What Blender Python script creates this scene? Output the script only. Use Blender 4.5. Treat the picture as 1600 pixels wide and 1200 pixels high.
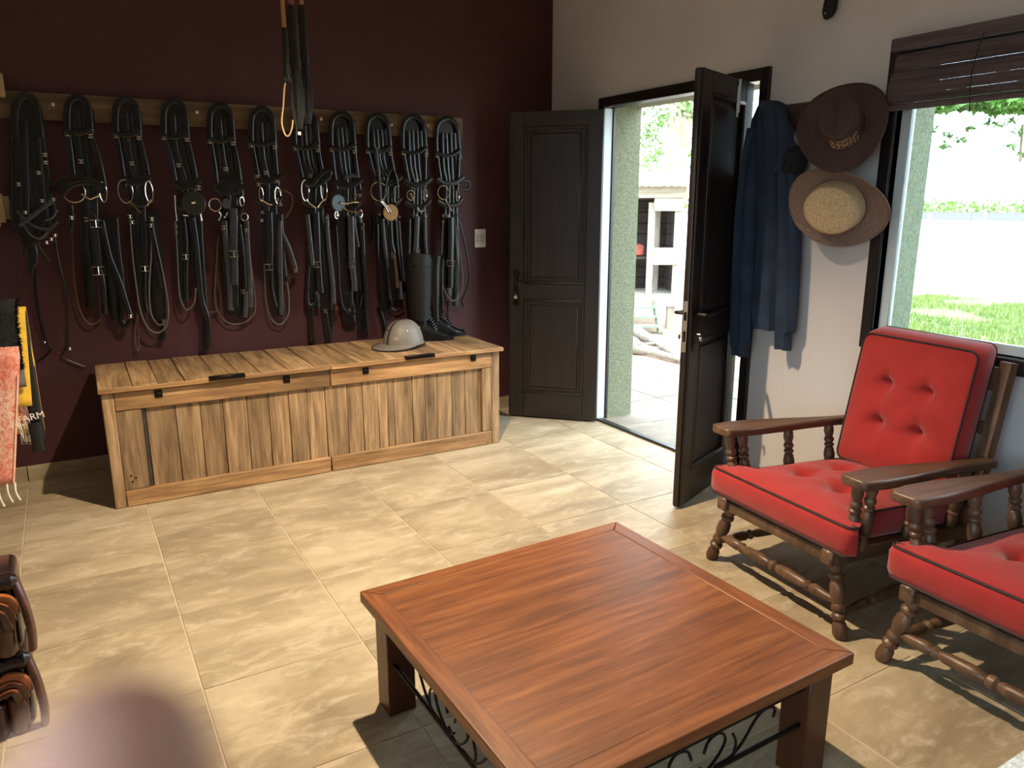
import bpy, bmesh, math, random
from mathutils import Vector, Matrix, noise
random.seed(7)
PI = math.pi
V = Vector
for o in list(bpy.data.objects):
    bpy.data.objects.remove(o)
scene = bpy.context.scene
COL = scene.collection

# ------------------------------------------------------------------ camera
F = 1182.75                                     # focal length in pixels of a 1600x1200 frame
CAM = V((-3.083, -4.695, 1.481))
YAW, PITCH, ROLL = 0.53107, 0.23637, -0.00073
fwd = V((math.sin(YAW)*math.cos(PITCH), math.cos(YAW)*math.cos(PITCH), -math.sin(PITCH)))
r0 = V((math.cos(YAW), -math.sin(YAW), 0)); u0 = r0.cross(fwd)
right = r0*math.cos(ROLL) + u0*math.sin(ROLL)
up = -r0*math.sin(ROLL) + u0*math.cos(ROLL)
cd = bpy.data.cameras.new('camera'); cam = bpy.data.objects.new('camera', cd); COL.objects.link(cam)
cd.sensor_fit = 'HORIZONTAL'; cd.sensor_width = 36; cd.lens = 36*F/1600
cd.clip_start = 0.005; cd.clip_end = 1000
cd.dof.use_dof = True; cd.dof.focus_distance = 3.0; cd.dof.aperture_fstop = 6.0
cam.matrix_world = Matrix.Translation(CAM) @ Matrix((right, up, -fwd)).transposed().to_4x4()
scene.camera = cam

# ------------------------------------------------------------------ sky and exposure
world = bpy.data.worlds.new('sky'); scene.world = world; world.use_nodes = True
bgn = world.node_tree.nodes['Background']
bgn.inputs[0].default_value = (0.76, 0.89, 1.0, 1); bgn.inputs[1].default_value = 6.7
vs = scene.view_settings
vs.view_transform = 'Standard'; vs.look = 'None'; vs.gamma = 1; vs.use_curve_mapping = False
vs.exposure = 0.55
LAMP = V((-2.0, -2.2, 2.62)); LAMP_POWER = 330

# ------------------------------------------------------------------ pixel -> place
def ray(p): return right*((p[0]-800)/F) - up*((p[1]-600)/F) + fwd
def onX(p, x): d = ray(p); return CAM + d*((x-CAM.x)/d.x)
def onY(p, y): d = ray(p); return CAM + d*((y-CAM.y)/d.y)
def onZ(p, z): d = ray(p); return CAM + d*((z-CAM.z)/d.z)
def deep(p, k): return CAM + ray(p)*k

# ------------------------------------------------------------------ materials
def lin(c):
    return tuple(((x/255)/12.92 if x/255 <= 0.04045 else ((x/255+0.055)/1.055)**2.4) for x in c)
def rgba(c): return (*lin(c), 1)
class NT:
    def __init__(s, name):
        s.m = bpy.data.materials.new(name); s.m.use_nodes = True
        s.t = s.m.node_tree; s.b = s.t.nodes['Principled BSDF']; s.out = s.t.nodes['Material Output']
    def n(s, typ, **kw):
        nd = s.t.nodes.new(typ)
        for k, v in kw.items():
            if isinstance(k, str) and hasattr(nd, k): setattr(nd, k, v)
        return nd
    def l(s, a, b): s.t.links.new(a, b)
    def math(s, op, a, b=None):
        nd = s.t.nodes.new('ShaderNodeMath'); nd.operation = op
        for i, x in enumerate((a, b)):
            if x is None: continue
            if hasattr(x, 'is_output'): s.l(x, nd.inputs[i])
            else: nd.inputs[i].default_value = x
        return nd.outputs[0]
    def coords(s, scale=(1, 1, 1), rnd=0.0, gen=False):
        tc = s.n('ShaderNodeTexCoord'); mp = s.n('ShaderNodeMapping')
        src = tc.outputs['Generated' if gen else 'Object']
        if rnd:
            oi = s.n('ShaderNodeObjectInfo'); cb = s.n('ShaderNodeCombineXYZ')
            for i in range(3): s.l(s.math('MULTIPLY', oi.outputs['Random'], rnd*(i+1)), cb.inputs[i])
            va = s.n('ShaderNodeVectorMath', operation='ADD'); s.l(src, va.inputs[0]); s.l(cb.outputs[0], va.inputs[1]); src = va.outputs[0]
        s.l(src, mp.inputs[0]); mp.inputs['Scale'].default_value = scale
        return mp.outputs[0]
    def noise(s, vec, scale, detail=4, rough=0.6, dist=0.0):
        nd = s.n('ShaderNodeTexNoise'); s.l(vec, nd.inputs['Vector'])
        nd.inputs['Scale'].default_value = scale; nd.inputs['Detail'].default_value = detail
        nd.inputs['Roughness'].default_value = rough; nd.inputs['Distortion'].default_value = dist
        return nd.outputs['Fac']
    def ramp(s, fac, stops):
        nd = s.n('ShaderNodeValToRGB'); s.l(fac, nd.inputs[0]); e = nd.color_ramp.elements
        while len(e) < len(stops): e.new(0.5)
        for el, (p, c) in zip(e, stops): el.position = p; el.color = rgba(c)
        return nd.outputs[0]
    def mix(s, fac, a, b, mode='MIX'):
        nd = s.n('ShaderNodeMix', data_type='RGBA', blend_type=mode)
        for sock, x in ((nd.inputs[0], fac), (nd.inputs[6], a), (nd.inputs[7], b)):
            if hasattr(x, 'is_output'): s.l(x, sock)
            else: sock.default_value = x
        return nd.outputs[2]
    def bump(s, h, strength=0.3, dist=0.01):
        nd = s.n('ShaderNodeBump'); s.l(h, nd.inputs['Height'])
        nd.inputs['Strength'].default_value = strength; nd.inputs['Distance'].default_value = dist
        s.l(nd.outputs[0], s.b.inputs['Normal'])
    def set(s, col=None, rough=None, metal=0, spec=None):
        if col is not None:
            if hasattr(col, 'is_output'): s.l(col, s.b.inputs['Base Color'])
            else: s.b.inputs['Base Color'].default_value = rgba(col)
        if rough is not None:
            if hasattr(rough, 'is_output'): s.l(rough, s.b.inputs['Roughness'])
            else: s.b.inputs['Roughness'].default_value = rough
        s.b.inputs['Metallic'].default_value = metal
        if spec is not None: s.b.inputs['Specular IOR Level'].default_value = spec
        return s.m
def plain(name, c, rough=0.6, metal=0, var=0.0, scale=20, bump=0.0, stretch=(1, 1, 1), spec=None):
    n = NT(name)
    if var or bump:
        f = n.noise(n.coords(stretch, 3.0), scale, 5, 0.6)
        if var:
            lo = tuple(max(0, x*(1-var)) for x in c); hi = tuple(min(255, x*(1+var)) for x in c)
            col = n.ramp(f, [(0.3, lo), (0.7, hi)])
        else: col = c
        if bump: n.bump(f, bump, 0.004)
        return n.set(col, rough, metal, spec)
    return n.set(c, rough, metal, spec)
def wood(name, c1, c2, c3, axis=2, fine=30.0, rough=0.55, bump=0.25, var=0.35, spec=None, blotch=1.0):
    n = NT(name)
    sc = [1.0, 1.0, 1.0]; sc[axis] = 0.07
    v = n.coords(tuple(sc), 7.0)
    g = n.noise(v, fine, 8, 0.62, 0.6)
    col = n.ramp(g, [(0.28, c1), (0.5, c2), (0.72, c3)])
    sc2 = [1.0, 1.0, 1.0]; sc2[axis] = 0.3
    bl = n.noise(n.coords(tuple(sc2), 11.0), 7.0, 4, 0.6, 0.3)
    col = n.mix(n.math('MULTIPLY', n.ramp(bl, [(0.40, (0, 0, 0)), (0.75, (255, 255, 255))]), 0.45*blotch), col, rgba(tuple(x*0.5+4 for x in c1)))
    oi = n.n('ShaderNodeObjectInfo'); hs = n.n('ShaderNodeHueSaturation')
    n.l(col, hs.inputs['Color']); n.l(n.math('ADD', n.math('MULTIPLY', oi.outputs['Random'], var), 1-var/2), hs.inputs['Value'])
    n.bump(g, bump, 0.003)
    return n.set(hs.outputs[0], rough, 0, spec)

M = {}
# floor tiles: beige, cloudy streaks along x, satin
n = NT('floor_tile'); v = n.coords((0.45, 1.0, 1.0), 9.0)
f1 = n.noise(v, 3.4, 7, 0.62, 0.5); f2 = n.noise(v, 13, 6, 0.7, 0.8)
c = n.ramp(f1, [(0.30, (134, 119, 96)), (0.5, (164, 149, 122)), (0.72, (194, 180, 154))])
c = n.mix(n.math('MULTIPLY', n.ramp(f2, [(0.5, (0, 0, 0)), (0.74, (255, 255, 255))]), 0.55), c, rgba((214, 202, 178)))
oi = n.n('ShaderNodeObjectInfo'); hs = n.n('ShaderNodeHueSaturation'); n.l(c, hs.inputs['Color'])
n.l(n.math('ADD', n.math('MULTIPLY', oi.outputs['Random'], 0.10), 0.95), hs.inputs['Value'])
M['tile'] = n.set(hs.outputs[0], n.math('ADD', n.math('MULTIPLY', f2, 0.25), 0.34), 0, 0.28)
M['grout'] = plain('grout', (196, 182, 152), 0.85)
M['patio'] = plain('patio_tile', (122, 113, 99), 0.8, var=0.10, scale=9, stretch=(0.6, 1, 1))
M['patio_grout'] = plain('patio_grout', (92, 84, 72), 0.9)
# plaster and maroon paint
n = NT('maroon_paint'); f = n.noise(n.coords(), 2.2, 6, 0.6); g = n.noise(n.coords(), 40, 4, 0.6)
n.bump(g, 0.12, 0.003); M['maroon'] = n.set(n.ramp(f, [(0.3, (70, 38, 42)), (0.7, (80, 45, 49))]), 0.62, 0, 0.35)
n = NT('cream_plaster'); f = n.noise(n.coords(), 1.6, 6, 0.6); g = n.noise(n.coords(), 55, 4, 0.6)
n.bump(g, 0.08, 0.003); M['plaster'] = n.set(n.ramp(f, [(0.3, (196, 191, 190)), (0.7, (207, 202, 201))]), 0.85, 0, 0.2)
M['ceiling'] = plain('ceiling_paint', (236, 233, 228), 0.9)
n = NT('stucco'); g = n.noise(n.coords(), 60, 6, 0.75); n.bump(g, 0.9, 0.012)
M['stucco'] = n.set(n.ramp(g, [(0.3, (92, 96, 74)), (0.7, (138, 142, 116))]), 0.95)
# woods
M['door'] = wood('dark_door_wood', (20, 15, 14), (31, 23, 21), (46, 33, 29), 2, 26, 0.38, 0.2, 0.12, 0.5)
M['doorx'] = wood('dark_door_rail_wood', (20, 15, 14), (31, 23, 21), (46, 33, 29), 0, 26, 0.38, 0.2, 0.12, 0.5)
M['frame'] = wood('dark_frame_wood', (22, 20, 22), (32, 28, 30), (44, 38, 38), 2, 26, 0.35, 0.15, 0.1)
M['framey'] = wood('dark_head_wood', (22, 20, 22), (32, 28, 30), (44, 38, 38), 1, 26, 0.35, 0.15, 0.1)
cw = ((112, 88, 62), (164, 134, 98), (202, 173, 134))
M['chz'] = wood('chest_plank_wood', *cw, 2, 40, 0.62, 0.5, 0.50, None, 1.5)
M['chx'] = wood('chest_rail_wood', (124, 92, 60), (174, 134, 90), (206, 168, 120), 0, 40, 0.6, 0.5, 0.34, None, 1.4)
M['chy'] = wood('chest_lid_wood', (108, 84, 58), (162, 130, 92), (198, 166, 124), 1, 40, 0.58, 0.5, 0.44, None, 1.6)
M['board'] = wood('rack_board_wood', (84, 66, 48), (112, 90, 64), (136, 112, 82), 0, 30, 0.6, 0.3, 0.15)
tw = ((88, 48, 24), (121, 70, 36), (146, 92, 52))
M['tabx'] = wood('table_wood', *tw, 0, 42, 0.40, 0.12, 0.08, 0.36, 0.9)
M['taby'] = wood('table_wood_cross', *tw, 1, 42, 0.40, 0.12, 0.08, 0.36, 0.9)
M['tabz'] = wood('table_leg_wood', (58, 28, 16), (84, 42, 22), (104, 56, 30), 2, 20, 0.36, 0.10, 0.10)
M['chair'] = wood('chair_wood', (66, 46, 34), (94, 68, 50), (120, 92, 68), 0, 28, 0.42, 0.15, 0.14)
M['chairz'] = wood('chair_turned_wood', (66, 46, 34), (94, 68, 50), (120, 92, 68), 2, 28, 0.42, 0.15, 0.10)
M['oldwood'] = wood('weathered_wood', (146, 138, 122), (178, 170, 154), (204, 198, 184), 0, 20, 0.85, 0.4, 0.2)
M['oldwoodz'] = wood('weathered_post_wood', (146, 138, 122), (178, 170, 154), (204, 198, 184), 2, 20, 0.85, 0.4, 0.2)
M['palewood'] = wood('pale_bracket_wood', (140, 116, 82), (176, 150, 110), (204, 180, 140), 2, 30, 0.6, 0.2, 0.2)
M['brownboard'] = wood('red_brown_board_wood', (52, 34, 32), (70, 46, 42), (88, 60, 54), 1, 24, 0.6, 0.2, 0.1)
M['cane'] = wood('mallet_cane', (150, 100, 50), (186, 132, 74), (208, 160, 98), 2, 40, 0.4, 0.1, 0.1)
# leather, metal, cloth
M['leather'] = plain('black_leather', (7, 7, 8), 0.28, var=0.25, scale=60, bump=0.12)
M['leather2'] = plain('worn_black_leather', (18, 19, 22), 0.24, var=0.25, scale=50, bump=0.12)
M['leather3'] = plain('grey_highlight_leather', (58, 59, 61), 0.28, var=0.2, scale=50, bump=0.15)  # grey of the wide strap; elsewhere strap highlights put into the colour
M['cord'] = plain('pale_edged_cord', (98, 92, 84), 0.55)
M['brownstrap'] = plain('brown_strap', (92, 66, 50), 0.5, var=0.2)
M['hook'] = plain('hook_rubber', (9, 9, 10), 0.4, bump=0.1)
M['steel'] = plain('bit_steel', (214, 208, 196), 0.22, 1.0)
M['brass'] = plain('old_brass', (150, 124, 84), 0.35, 1.0)
M['darkmetal'] = plain('dark_metal', (44, 40, 38), 0.38, 0.9, var=0.2)
M['iron'] = plain('black_iron', (20, 21, 22), 0.42, 0.6)
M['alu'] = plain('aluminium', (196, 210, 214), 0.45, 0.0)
M['tan_disc'] = plain('tan_leather_disc', (186, 146, 92), 0.6, var=0.1)
M['blue_disc'] = plain('blue_grey_rubber', (84, 106, 116), 0.5)
M['dark_disc'] = plain('dark_rubber_disc', (40, 40, 36), 0.5)
n = NT('red_cushion'); f = n.noise(n.coords(), 90, 3, 0.6); g = n.noise(n.coords(), 7, 4, 0.6)
n.bump(f, 0.25, 0.002); n.b.inputs['Sheen Weight'].default_value = 0.25
M['red'] = n.set(n.ramp(g, [(0.3, (146, 36, 34)), (0.7, (162, 45, 41))]), 0.8, 0, 0.2)
M['piping'] = plain('dark_piping', (34, 22, 22), 0.7)
M['navy'] = plain('navy_fleece', (48, 58, 76), 0.92, var=0.12, scale=8, bump=0.15, spec=0.15)
M['felt'] = plain('brown_felt', (70, 51, 49), 0.9, var=0.12, scale=12, bump=0.2)
M['hatstraw'] = plain('brown_straw', (122, 100, 88), 0.85, var=0.14, scale=120, bump=0.4)
M['straw'] = plain('pale_straw', (184, 162, 126), 0.8, var=0.14, scale=120, bump=0.4)
n = NT('woven_band'); ck = n.n('ShaderNodeTexChecker'); n.l(n.coords(), ck.inputs[0]); ck.inputs['Scale'].default_value = 75
ck.inputs[1].default_value = rgba((170, 146, 120)); ck.inputs[2].default_value = rgba((60, 44, 42)); M['woven'] = n.set(ck.outputs[0], 0.8)
M['capblack'] = plain('black_cap_cloth', (24, 26, 32), 0.9, bump=0.1)
M['grey_cap'] = plain('grey_helmet_cloth', (124, 118, 112), 0.5, var=0.05, scale=90, bump=0.08)
M['grey_dark'] = plain('dark_helmet_stripe', (58, 52, 52), 0.6)
M['white'] = plain('white_plastic', (226, 226, 220), 0.45)
M['offwhite'] = plain('offwhite_plastic', (196, 194, 184), 0.5)
M['thread'] = plain('white_thread', (232, 228, 220), 0.8)
n = NT('blind_reed'); w = n.n('ShaderNodeTexWave', wave_type='BANDS', bands_direction='Z'); n.l(n.coords(), w.inputs['Vector']); w.inputs['Scale'].default_value = 60
g = n.noise(n.coords((1, 0.03, 1)), 90, 3); M['reed'] = n.set(n.ramp(g, [(0.3, (64, 54, 60)), (0.7, (104, 90, 94))]), 0.7)
n = NT('pink_scarf'); f = n.noise(n.coords((1, 1, 0.6)), 60, 4, 0.7, 1.5); g = n.noise(n.coords(), 5, 2)
c = n.ramp(f, [(0.40, (206, 112, 92)), (0.5, (222, 170, 148)), (0.62, (226, 200, 180))]); n.bump(f, 0.5, 0.004)
M['scarf'] = n.set(n.mix(n.ramp(g, [(0.4, (0, 0, 0)), (0.65, (200, 200, 200))]), c, rgba((214, 98, 74))), 0.9)
M['scarf_edge'] = plain('scarf_border', (232, 190, 168), 0.9)
M['fringe'] = plain('white_fringe', (232, 222, 210), 0.9)
M['yellow'] = plain('yellow_felt', (216, 172, 52), 0.85, var=0.06, scale=30, bump=0.1)
M['sheepskin'] = plain('black_sheepskin', (20, 24, 26), 0.95, var=0.3, scale=60, bump=1.0)
M['greyweb'] = plain('grey_webbing', (128, 118, 108), 0.8)
M['girth'] = plain('black_girth', (9, 9, 10), 0.65)
M['knee'] = plain('brown_glossy_leather', (66, 38, 28), 0.25, var=0.4, scale=16, bump=0.12)
M['knee_dark'] = plain('dark_glossy_leather', (36, 26, 27), 0.22, var=0.35, scale=18, bump=0.1)
M['knee_tan'] = plain('copper_leather', (146, 84, 44), 0.3, var=0.3, scale=20)
M['skin'] = plain('skin', (228, 176, 156), 0.55, var=0.05, scale=20)
M['skin'].node_tree.nodes['Principled BSDF'].inputs['Subsurface Weight'].default_value = 0.3
M['skin'].node_tree.nodes['Principled BSDF'].inputs['Subsurface Radius'].default_value = (0.012, 0.005, 0.003)
M['nail'] = plain('nail', (222, 186, 172), 0.3)
M['sleeve'] = plain('sleeve_cloth', (150, 150, 156), 0.9)
M['stone'] = plain('pale_speckled_stone', (196, 204, 206), 0.5, var=0.2, scale=140)
M['lampshade'] = plain('lampshade_enamel', (40, 40, 42), 0.4, 0.4)
n = NT('bulb_glow'); e = n.n('ShaderNodeEmission'); e.inputs[0].default_value = (1, 0.75, 0.45, 1); e.inputs[1].default_value = 12
n.l(e.outputs[0], n.out.inputs[0]); M['bulb'] = n.m
# outside
n = NT('ground'); f = n.noise(n.coords(), 1.2, 6, 0.65); g = n.noise(n.coords(), 14, 6, 0.7); n.bump(g, 0.6, 0.03)
M['dirt'] = n.set(n.mix(0.5, n.ramp(f, [(0.3, (150, 122, 96)), (0.7, (186, 158, 130))]), n.ramp(g, [(0.3, (126, 104, 86)), (0.7, (204, 182, 156))])), 0.95)
M['sand'] = plain('pale_sand', (214, 204, 182), 0.95, var=0.06, scale=2)
M['field'] = plain('ploughed_field', (72, 60, 50), 0.95, var=0.25, scale=1.5)
M['turf'] = plain('turf', (110, 118, 66), 0.95, var=0.25, scale=5)
n = NT('grass_blade'); oi = n.n('ShaderNodeTexNoise'); oi.inputs['Scale'].default_value = 2.5; n.l(n.coords(), oi.inputs['Vector'])
M['grass'] = n.set(n.ramp(oi.outputs['Fac'], [(0.3, (92, 118, 44)), (0.7, (142, 150, 72))]), 0.7)
M['leaf'] = plain('leaf', (92, 128, 56), 0.55, var=0.35, scale=1.5); M['leaf'].node_tree.nodes['Principled BSDF'].inputs['Transmission Weight'].default_value = 0.0
M['hedge'] = plain('hedge_leaf', (122, 160, 74), 0.7, var=0.2, scale=3)
n = NT('bark'); f = n.noise(n.coords((1, 1, 0.3)), 12, 7, 0.7); n.bump(f, 1.0, 0.03); M['bark'] = n.set(n.ramp(f, [(0.3, (112, 96, 78)), (0.7, (184, 166, 138))]), 0.95)
n = NT('roots'); f = n.noise(n.coords((1, 1, 0.4)), 9, 7, 0.7); n.bump(f, 1.0, 0.03); M['root'] = n.set(n.ramp(f, [(0.3, (104, 94, 84)), (0.7, (158, 148, 134))]), 0.95)
M['zinc'] = plain('zinc_roof', (196, 200, 202), 0.5, 0.3, var=0.08)
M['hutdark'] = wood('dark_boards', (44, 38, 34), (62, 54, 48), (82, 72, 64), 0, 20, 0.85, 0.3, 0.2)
M['hutgreen'] = plain('faded_green_paint', (128, 146, 124), 0.85, var=0.15, scale=14)
M['redpaint'] = plain('faded_red_paint', (150, 74, 60), 0.8, var=0.2, scale=12)
# window glass: thin pane, clear with a mirror film that grows at grazing angles
n = NT('window_glass'); tr = n.n('ShaderNodeBsdfTransparent'); tr.inputs[0].default_value = (0.90, 0.96, 0.97, 1)
gl = n.n('ShaderNodeBsdfGlossy'); gl.inputs['Roughness'].default_value = 0.02; fr = n.n('ShaderNodeFresnel'); fr.inputs[0].default_value = 1.45
mx = n.n('ShaderNodeMixShader'); n.l(fr.outputs[0], mx.inputs[0]); n.l(tr.outputs[0], mx.inputs[1]); n.l(gl.outputs[0], mx.inputs[2]); n.l(mx.outputs[0], n.out.inputs[0])
M['glass'] = n.m

# ------------------------------------------------------------------ mesh builder
def cr(pts, k=5, closed=False):
    """Catmull-Rom smoothing of a polyline"""
    P = [V(p) for p in pts]; out = []; N = len(P)
    if N < 3 and not closed: return P
    rng = range(N if closed else N-1)
    for i in rng:
        if closed: a, b, c, d = P[(i-1) % N], P[i], P[(i+1) % N], P[(i+2) % N]
        else: a, b, c, d = P[max(i-1, 0)], P[i], P[i+1], P[min(i+2, N-1)]
        for j in range(k):
            t = j/k
            out.append(0.5*((2*b)+(c-a)*t+(2*a-5*b+4*c-d)*t*t+(3*b-a-3*c+d)*t**3))
    if not closed: out.append(P[-1])
    return out
class MB:
    def __init__(s): s.bm = bmesh.new()
    def box(s, c, size, rot=None, bev=0.0, seg=1):
        m = Matrix.Translation(V(c)) @ (rot.to_4x4() if rot else Matrix.Identity(4)) @ Matrix.Diagonal((*size, 1))
        r = bmesh.ops.create_cube(s.bm, size=1, matrix=m)
        if bev > 0:
            es = list({e for v in r['verts'] for e in v.link_edges})
            bmesh.ops.bevel(s.bm, geom=es, offset=bev, segments=seg, affect='EDGES', profile=0.5, clamp_overlap=True)
        return s
    def bx(s, x0, x1, y0, y1, z0, z1, bev=0.0, seg=1):
        return s.box(((x0+x1)/2, (y0+y1)/2, (z0+z1)/2), (abs(x1-x0), abs(y1-y0), abs(z1-z0)), None, bev, seg)
    def rings(s, rings, closed=False, caps=True):
        bv = [[s.bm.verts.new(p) for p in r] for r in rings]; n = len(bv[0])
        for i in range(len(bv) if closed else len(bv)-1):
            a, b = bv[i], bv[(i+1) % len(bv)]
            for j in range(n):
                try: s.bm.faces.new((a[j], a[(j+1) % n], b[(j+1) % n], b[j]))
                except ValueError: pass
        if caps and not closed:
            s.bm.faces.new(list(reversed(bv[0]))); s.bm.faces.new(bv[-1])
        return s
    def sweep(s, pts, sect, normal=None, closed=False):
        """sect(i) -> list of (side, normal) offsets"""
        P = [V(p) for p in pts]; N = len(P); rs = []; prev = None
        for i in range(N):
            if closed: T = P[(i+1) % N]-P[i-1]
            else: T = P[min(i+1, N-1)]-P[max(i-1, 0)]
            if T.length < 1e-9: T = V((0, 0, 1))
            T.normalize()
            if normal is not None: nn = V(normal)
            elif prev is None: nn = V((0, 0, 1)) if abs(T.z) < 0.9 else V((1, 0, 0))
            else: nn = prev
            nn = nn - T*nn.dot(T)
            if nn.length < 1e-5: nn = V((1, 0, 0)) - T*T.x
            if nn.length < 1e-5: nn = V((0, 1, 0))
            nn.normalize(); prev = nn; sd = T.cross(nn)
            rs.append([P[i]+sd*a+nn*b for a, b in sect(i)])
        return s.rings(rs, closed)
    def tube(s, pts, r, n=8, closed=False):
        f = r if callable(r) else ((lambda i: r[i]) if isinstance(r, (list, tuple)) else (lambda i: r))
        cs = [(math.cos(2*PI*k/n), math.sin(2*PI*k/n)) for k in range(n)]
        return s.sweep(pts, lambda i: [(a*f(i), b*f(i)) for a, b in cs], None, closed)
    def strap(s, pts, w, t=0.004, normal=(0, -1, 0), closed=False):
        h = w/2; b = t*0.3; g = min(t, w*0.3)
        return s.sweep(pts, lambda i: [(-h, -t/2), (h, -t/2), (h, t/2-b), (h*0.80, t/2+g*0.10), (h*0.4, t/2+g*0.32), (0, t/2+g*0.40), (-h*0.4, t/2+g*0.32), (-h*0.80, t/2+g*0.10), (-h, t/2-b)], normal, closed)
    def lathe(s, p0, p1, prof, n=14, up=None):
        """prof: (t along p0->p1, radius)"""
        p0, p1 = V(p0), V(p1); d = p1-p0; T = d.normalized()
        a = V(up) if up else (V((1, 0, 0)) if abs(T.x) < 0.9 else V((0, 1, 0)))
        a = (a-T*a.dot(T)).normalized(); b = T.cross(a)
        return s.rings([[p0+d*t+(a*math.cos(2*PI*k/n)+b*math.sin(2*PI*k/n))*max(r, 1e-4) for k in range(n)] for t, r in prof])
    def surf(s, fn, nu, nv, cu=False):
        g = [[s.bm.verts.new(fn(i/nu, j/nv)) for j in range(nv+1)] for i in range(nu if cu else nu+1)]
        for i in range(nu):
            a, b = g[i], g[(i+1) % len(g)]
            for j in range(nv): s.bm.faces.new((a[j], b[j], b[j+1], a[j+1]))
        return s
    def prism(s, poly, off):
        """flat polygon (list of points) extruded by off"""
        a = [s.bm.verts.new(V(p)) for p in poly]; b = [s.bm.verts.new(V(p)+V(off)) for p in poly]; n = len(a)
        s.bm.faces.new(a); s.bm.faces.new(list(reversed(b)))
        for i in range(n): s.bm.faces.new((a[i], b[i], b[(i+1) % n], a[(i+1) % n]))
        return s
    def mesh(s, name, mt, sharp=38, smooth=True):
        bmesh.ops.recalc_face_normals(s.bm, faces=s.bm.faces[:])
        me = bpy.data.meshes.new(name); s.bm.to_mesh(me); s.bm.free()
        if smooth:
            for p in me.polygons: p.use_smooth = True
            me.set_sharp_from_angle(angle=math.radians(sharp))
        me.materials.append(M[mt] if isinstance(mt, str) else mt)
        return me
    def build(s, name, mt, parent=None, loc=None, rot=None, **kw):
        return place(name, s.mesh(name, mt, **kw), parent, loc, rot)
def place(name, me, parent=None, loc=None, rot=None):
    o = bpy.data.objects.new(name, me); COL.objects.link(o)
    if parent: o.parent = parent
    if loc is not None: o.location = loc
    if rot is not None: o.rotation_euler = rot
    return o
def tag(o, label=None, cat=None, group=None, kind=None):
    if label: o['label'] = label
    if cat: o['category'] = cat
    if group: o['group'] = group
    if kind: o['kind'] = kind
    return o
def thing(name, label, cat, loc=(0, 0, 0), rz=0.0, group=None):
    o = bpy.data.objects.new(name, None); COL.objects.link(o); o.empty_display_size = 0.05
    o.location = loc; o.rotation_euler = (0, 0, rz)
    return tag(o, label, cat, group)
def copy_tree(o, parent=None):
    c = o.copy(); COL.objects.link(c); c.parent = parent
    for ch in [x for x in KIDS.get(o.name, [])]: copy_tree(ch, c)
    return c
KIDS = {}
def note_kids(root):
    for o in list(bpy.data.objects):
        if o.parent: KIDS.setdefault(o.parent.name, [])
    KIDS.clear()
    for o in list(bpy.data.objects):
        if o.parent: KIDS.setdefault(o.parent.name, []).append(o)
def struct(o): o['kind'] = 'structure'; return o

# ------------------------------------------------------------------ room shell
XL, YF, ZC, WT = -4.55, -7.2, 3.15, 0.28          # left wall, front wall, ceiling, wall thickness
D0, D1, DH = -0.625, -1.885, 2.06                  # door opening (y from, y to, height)
W0, W1, WB, WTP = -2.63, -4.15, 0.90, 2.10        # window opening
floor = struct(MB().bx(XL, 0.0, YF, 0.0, -0.12, -0.0025).build('floor', 'grout'))
TX, TY = 0.52, 0.52*0.97375
xs = [XL] + [x for x in ((i-6.51)*0.52 for i in range(-4, 8)) if XL < x < -0.02] + [0.0]
ys = [YF] + [y for y in sorted((-j*0.97375-0.757)*0.52 for j in range(-3, 15)) if YF+0.02 < y < -0.02] + [0.0]
shared = {}
for i in range(len(xs)-1):
    for j in range(len(ys)-1):
        w, d = xs[i+1]-xs[i]-0.005, ys[j+1]-ys[j]-0.005
        key = (round(w, 3), round(d, 3))
        if key not in shared: shared[key] = MB().box((0, 0, -0.006), (w, d, 0.012), None, 0.0014, 1).mesh('tile', 'tile')
        place('tile', shared[key], floor, ((xs[i]+xs[i+1])/2, (ys[j]+ys[j+1])/2, 0))
struct(MB().bx(XL, WT, 0, 0.25, -0.12, ZC).build('wall_back', 'maroon'))
def wall_strips(x0, x1, d0, d1, dh, w0, w1, wb, wt, mt, name, parent=None):
    m = MB()
    m.bx(x0, x1, d0, 0, 0, ZC); m.bx(x0, x1, d1, d0, dh, ZC); m.bx(x0, x1, w0, d1, 0, ZC)
    m.bx(x0, x1, w1, w0, 0, wb); m.bx(x0, x1, w1, w0, wt, ZC); m.bx(x0, x1, YF, w1, 0, ZC)
    return m.build(name, mt, parent, smooth=False)
wr = struct(wall_strips(0, 0.07, D0+0.06, D1-0.06, DH+0.06, W0, W1, WB, WTP, 'plaster', 'wall_right'))
wall_strips(0.07, WT, D0-0.012, D1+0.0, DH+0.01, W0+0.01, W1-0.01, WB-0.01, WTP+0.01, 'stucco', 'stucco_render', wr)
U0, U1, UB, UT = -4.1, -6.7, 0.6, 2.35              # unseen window added in the left wall for fill daylight
wl_ = MB().bx(XL-0.2, XL, U0, 0.25, -0.12, ZC).bx(XL-0.2, XL, YF, U1, -0.12, ZC).bx(XL-0.2, XL, U1, U0, -0.12, UB).bx(XL-0.2, XL, U1, U0, UT, ZC)
struct(wl_.build('wall_left', 'plaster', smooth=False))
w2 = thing('fill_window', None, None, (XL, 0, 0)); struct(w2)
for b_ in ((U0-0.05, U0, UB, UT), (U1, U1+0.05, UB, UT), (U1+0.05, U0-0.05, UB, UB+0.05), (U1+0.05, U0-0.05, UT-0.05, UT), ((U0+U1)/2-0.025, (U0+U1)/2+0.025, UB+0.05, UT-0.05)):
    MB().bx(-0.12, -0.06, b_[0], b_[1], b_[2], b_[3], 0.004).build('sash', 'frame', w2)
for a_, b_ in ((U1+0.05, (U0+U1)/2-0.025), ((U0+U1)/2+0.025, U0-0.05)): MB().bx(-0.092, -0.088, a_, b_, UB+0.05, UT-0.05).build('pane', 'glass', w2)
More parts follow.
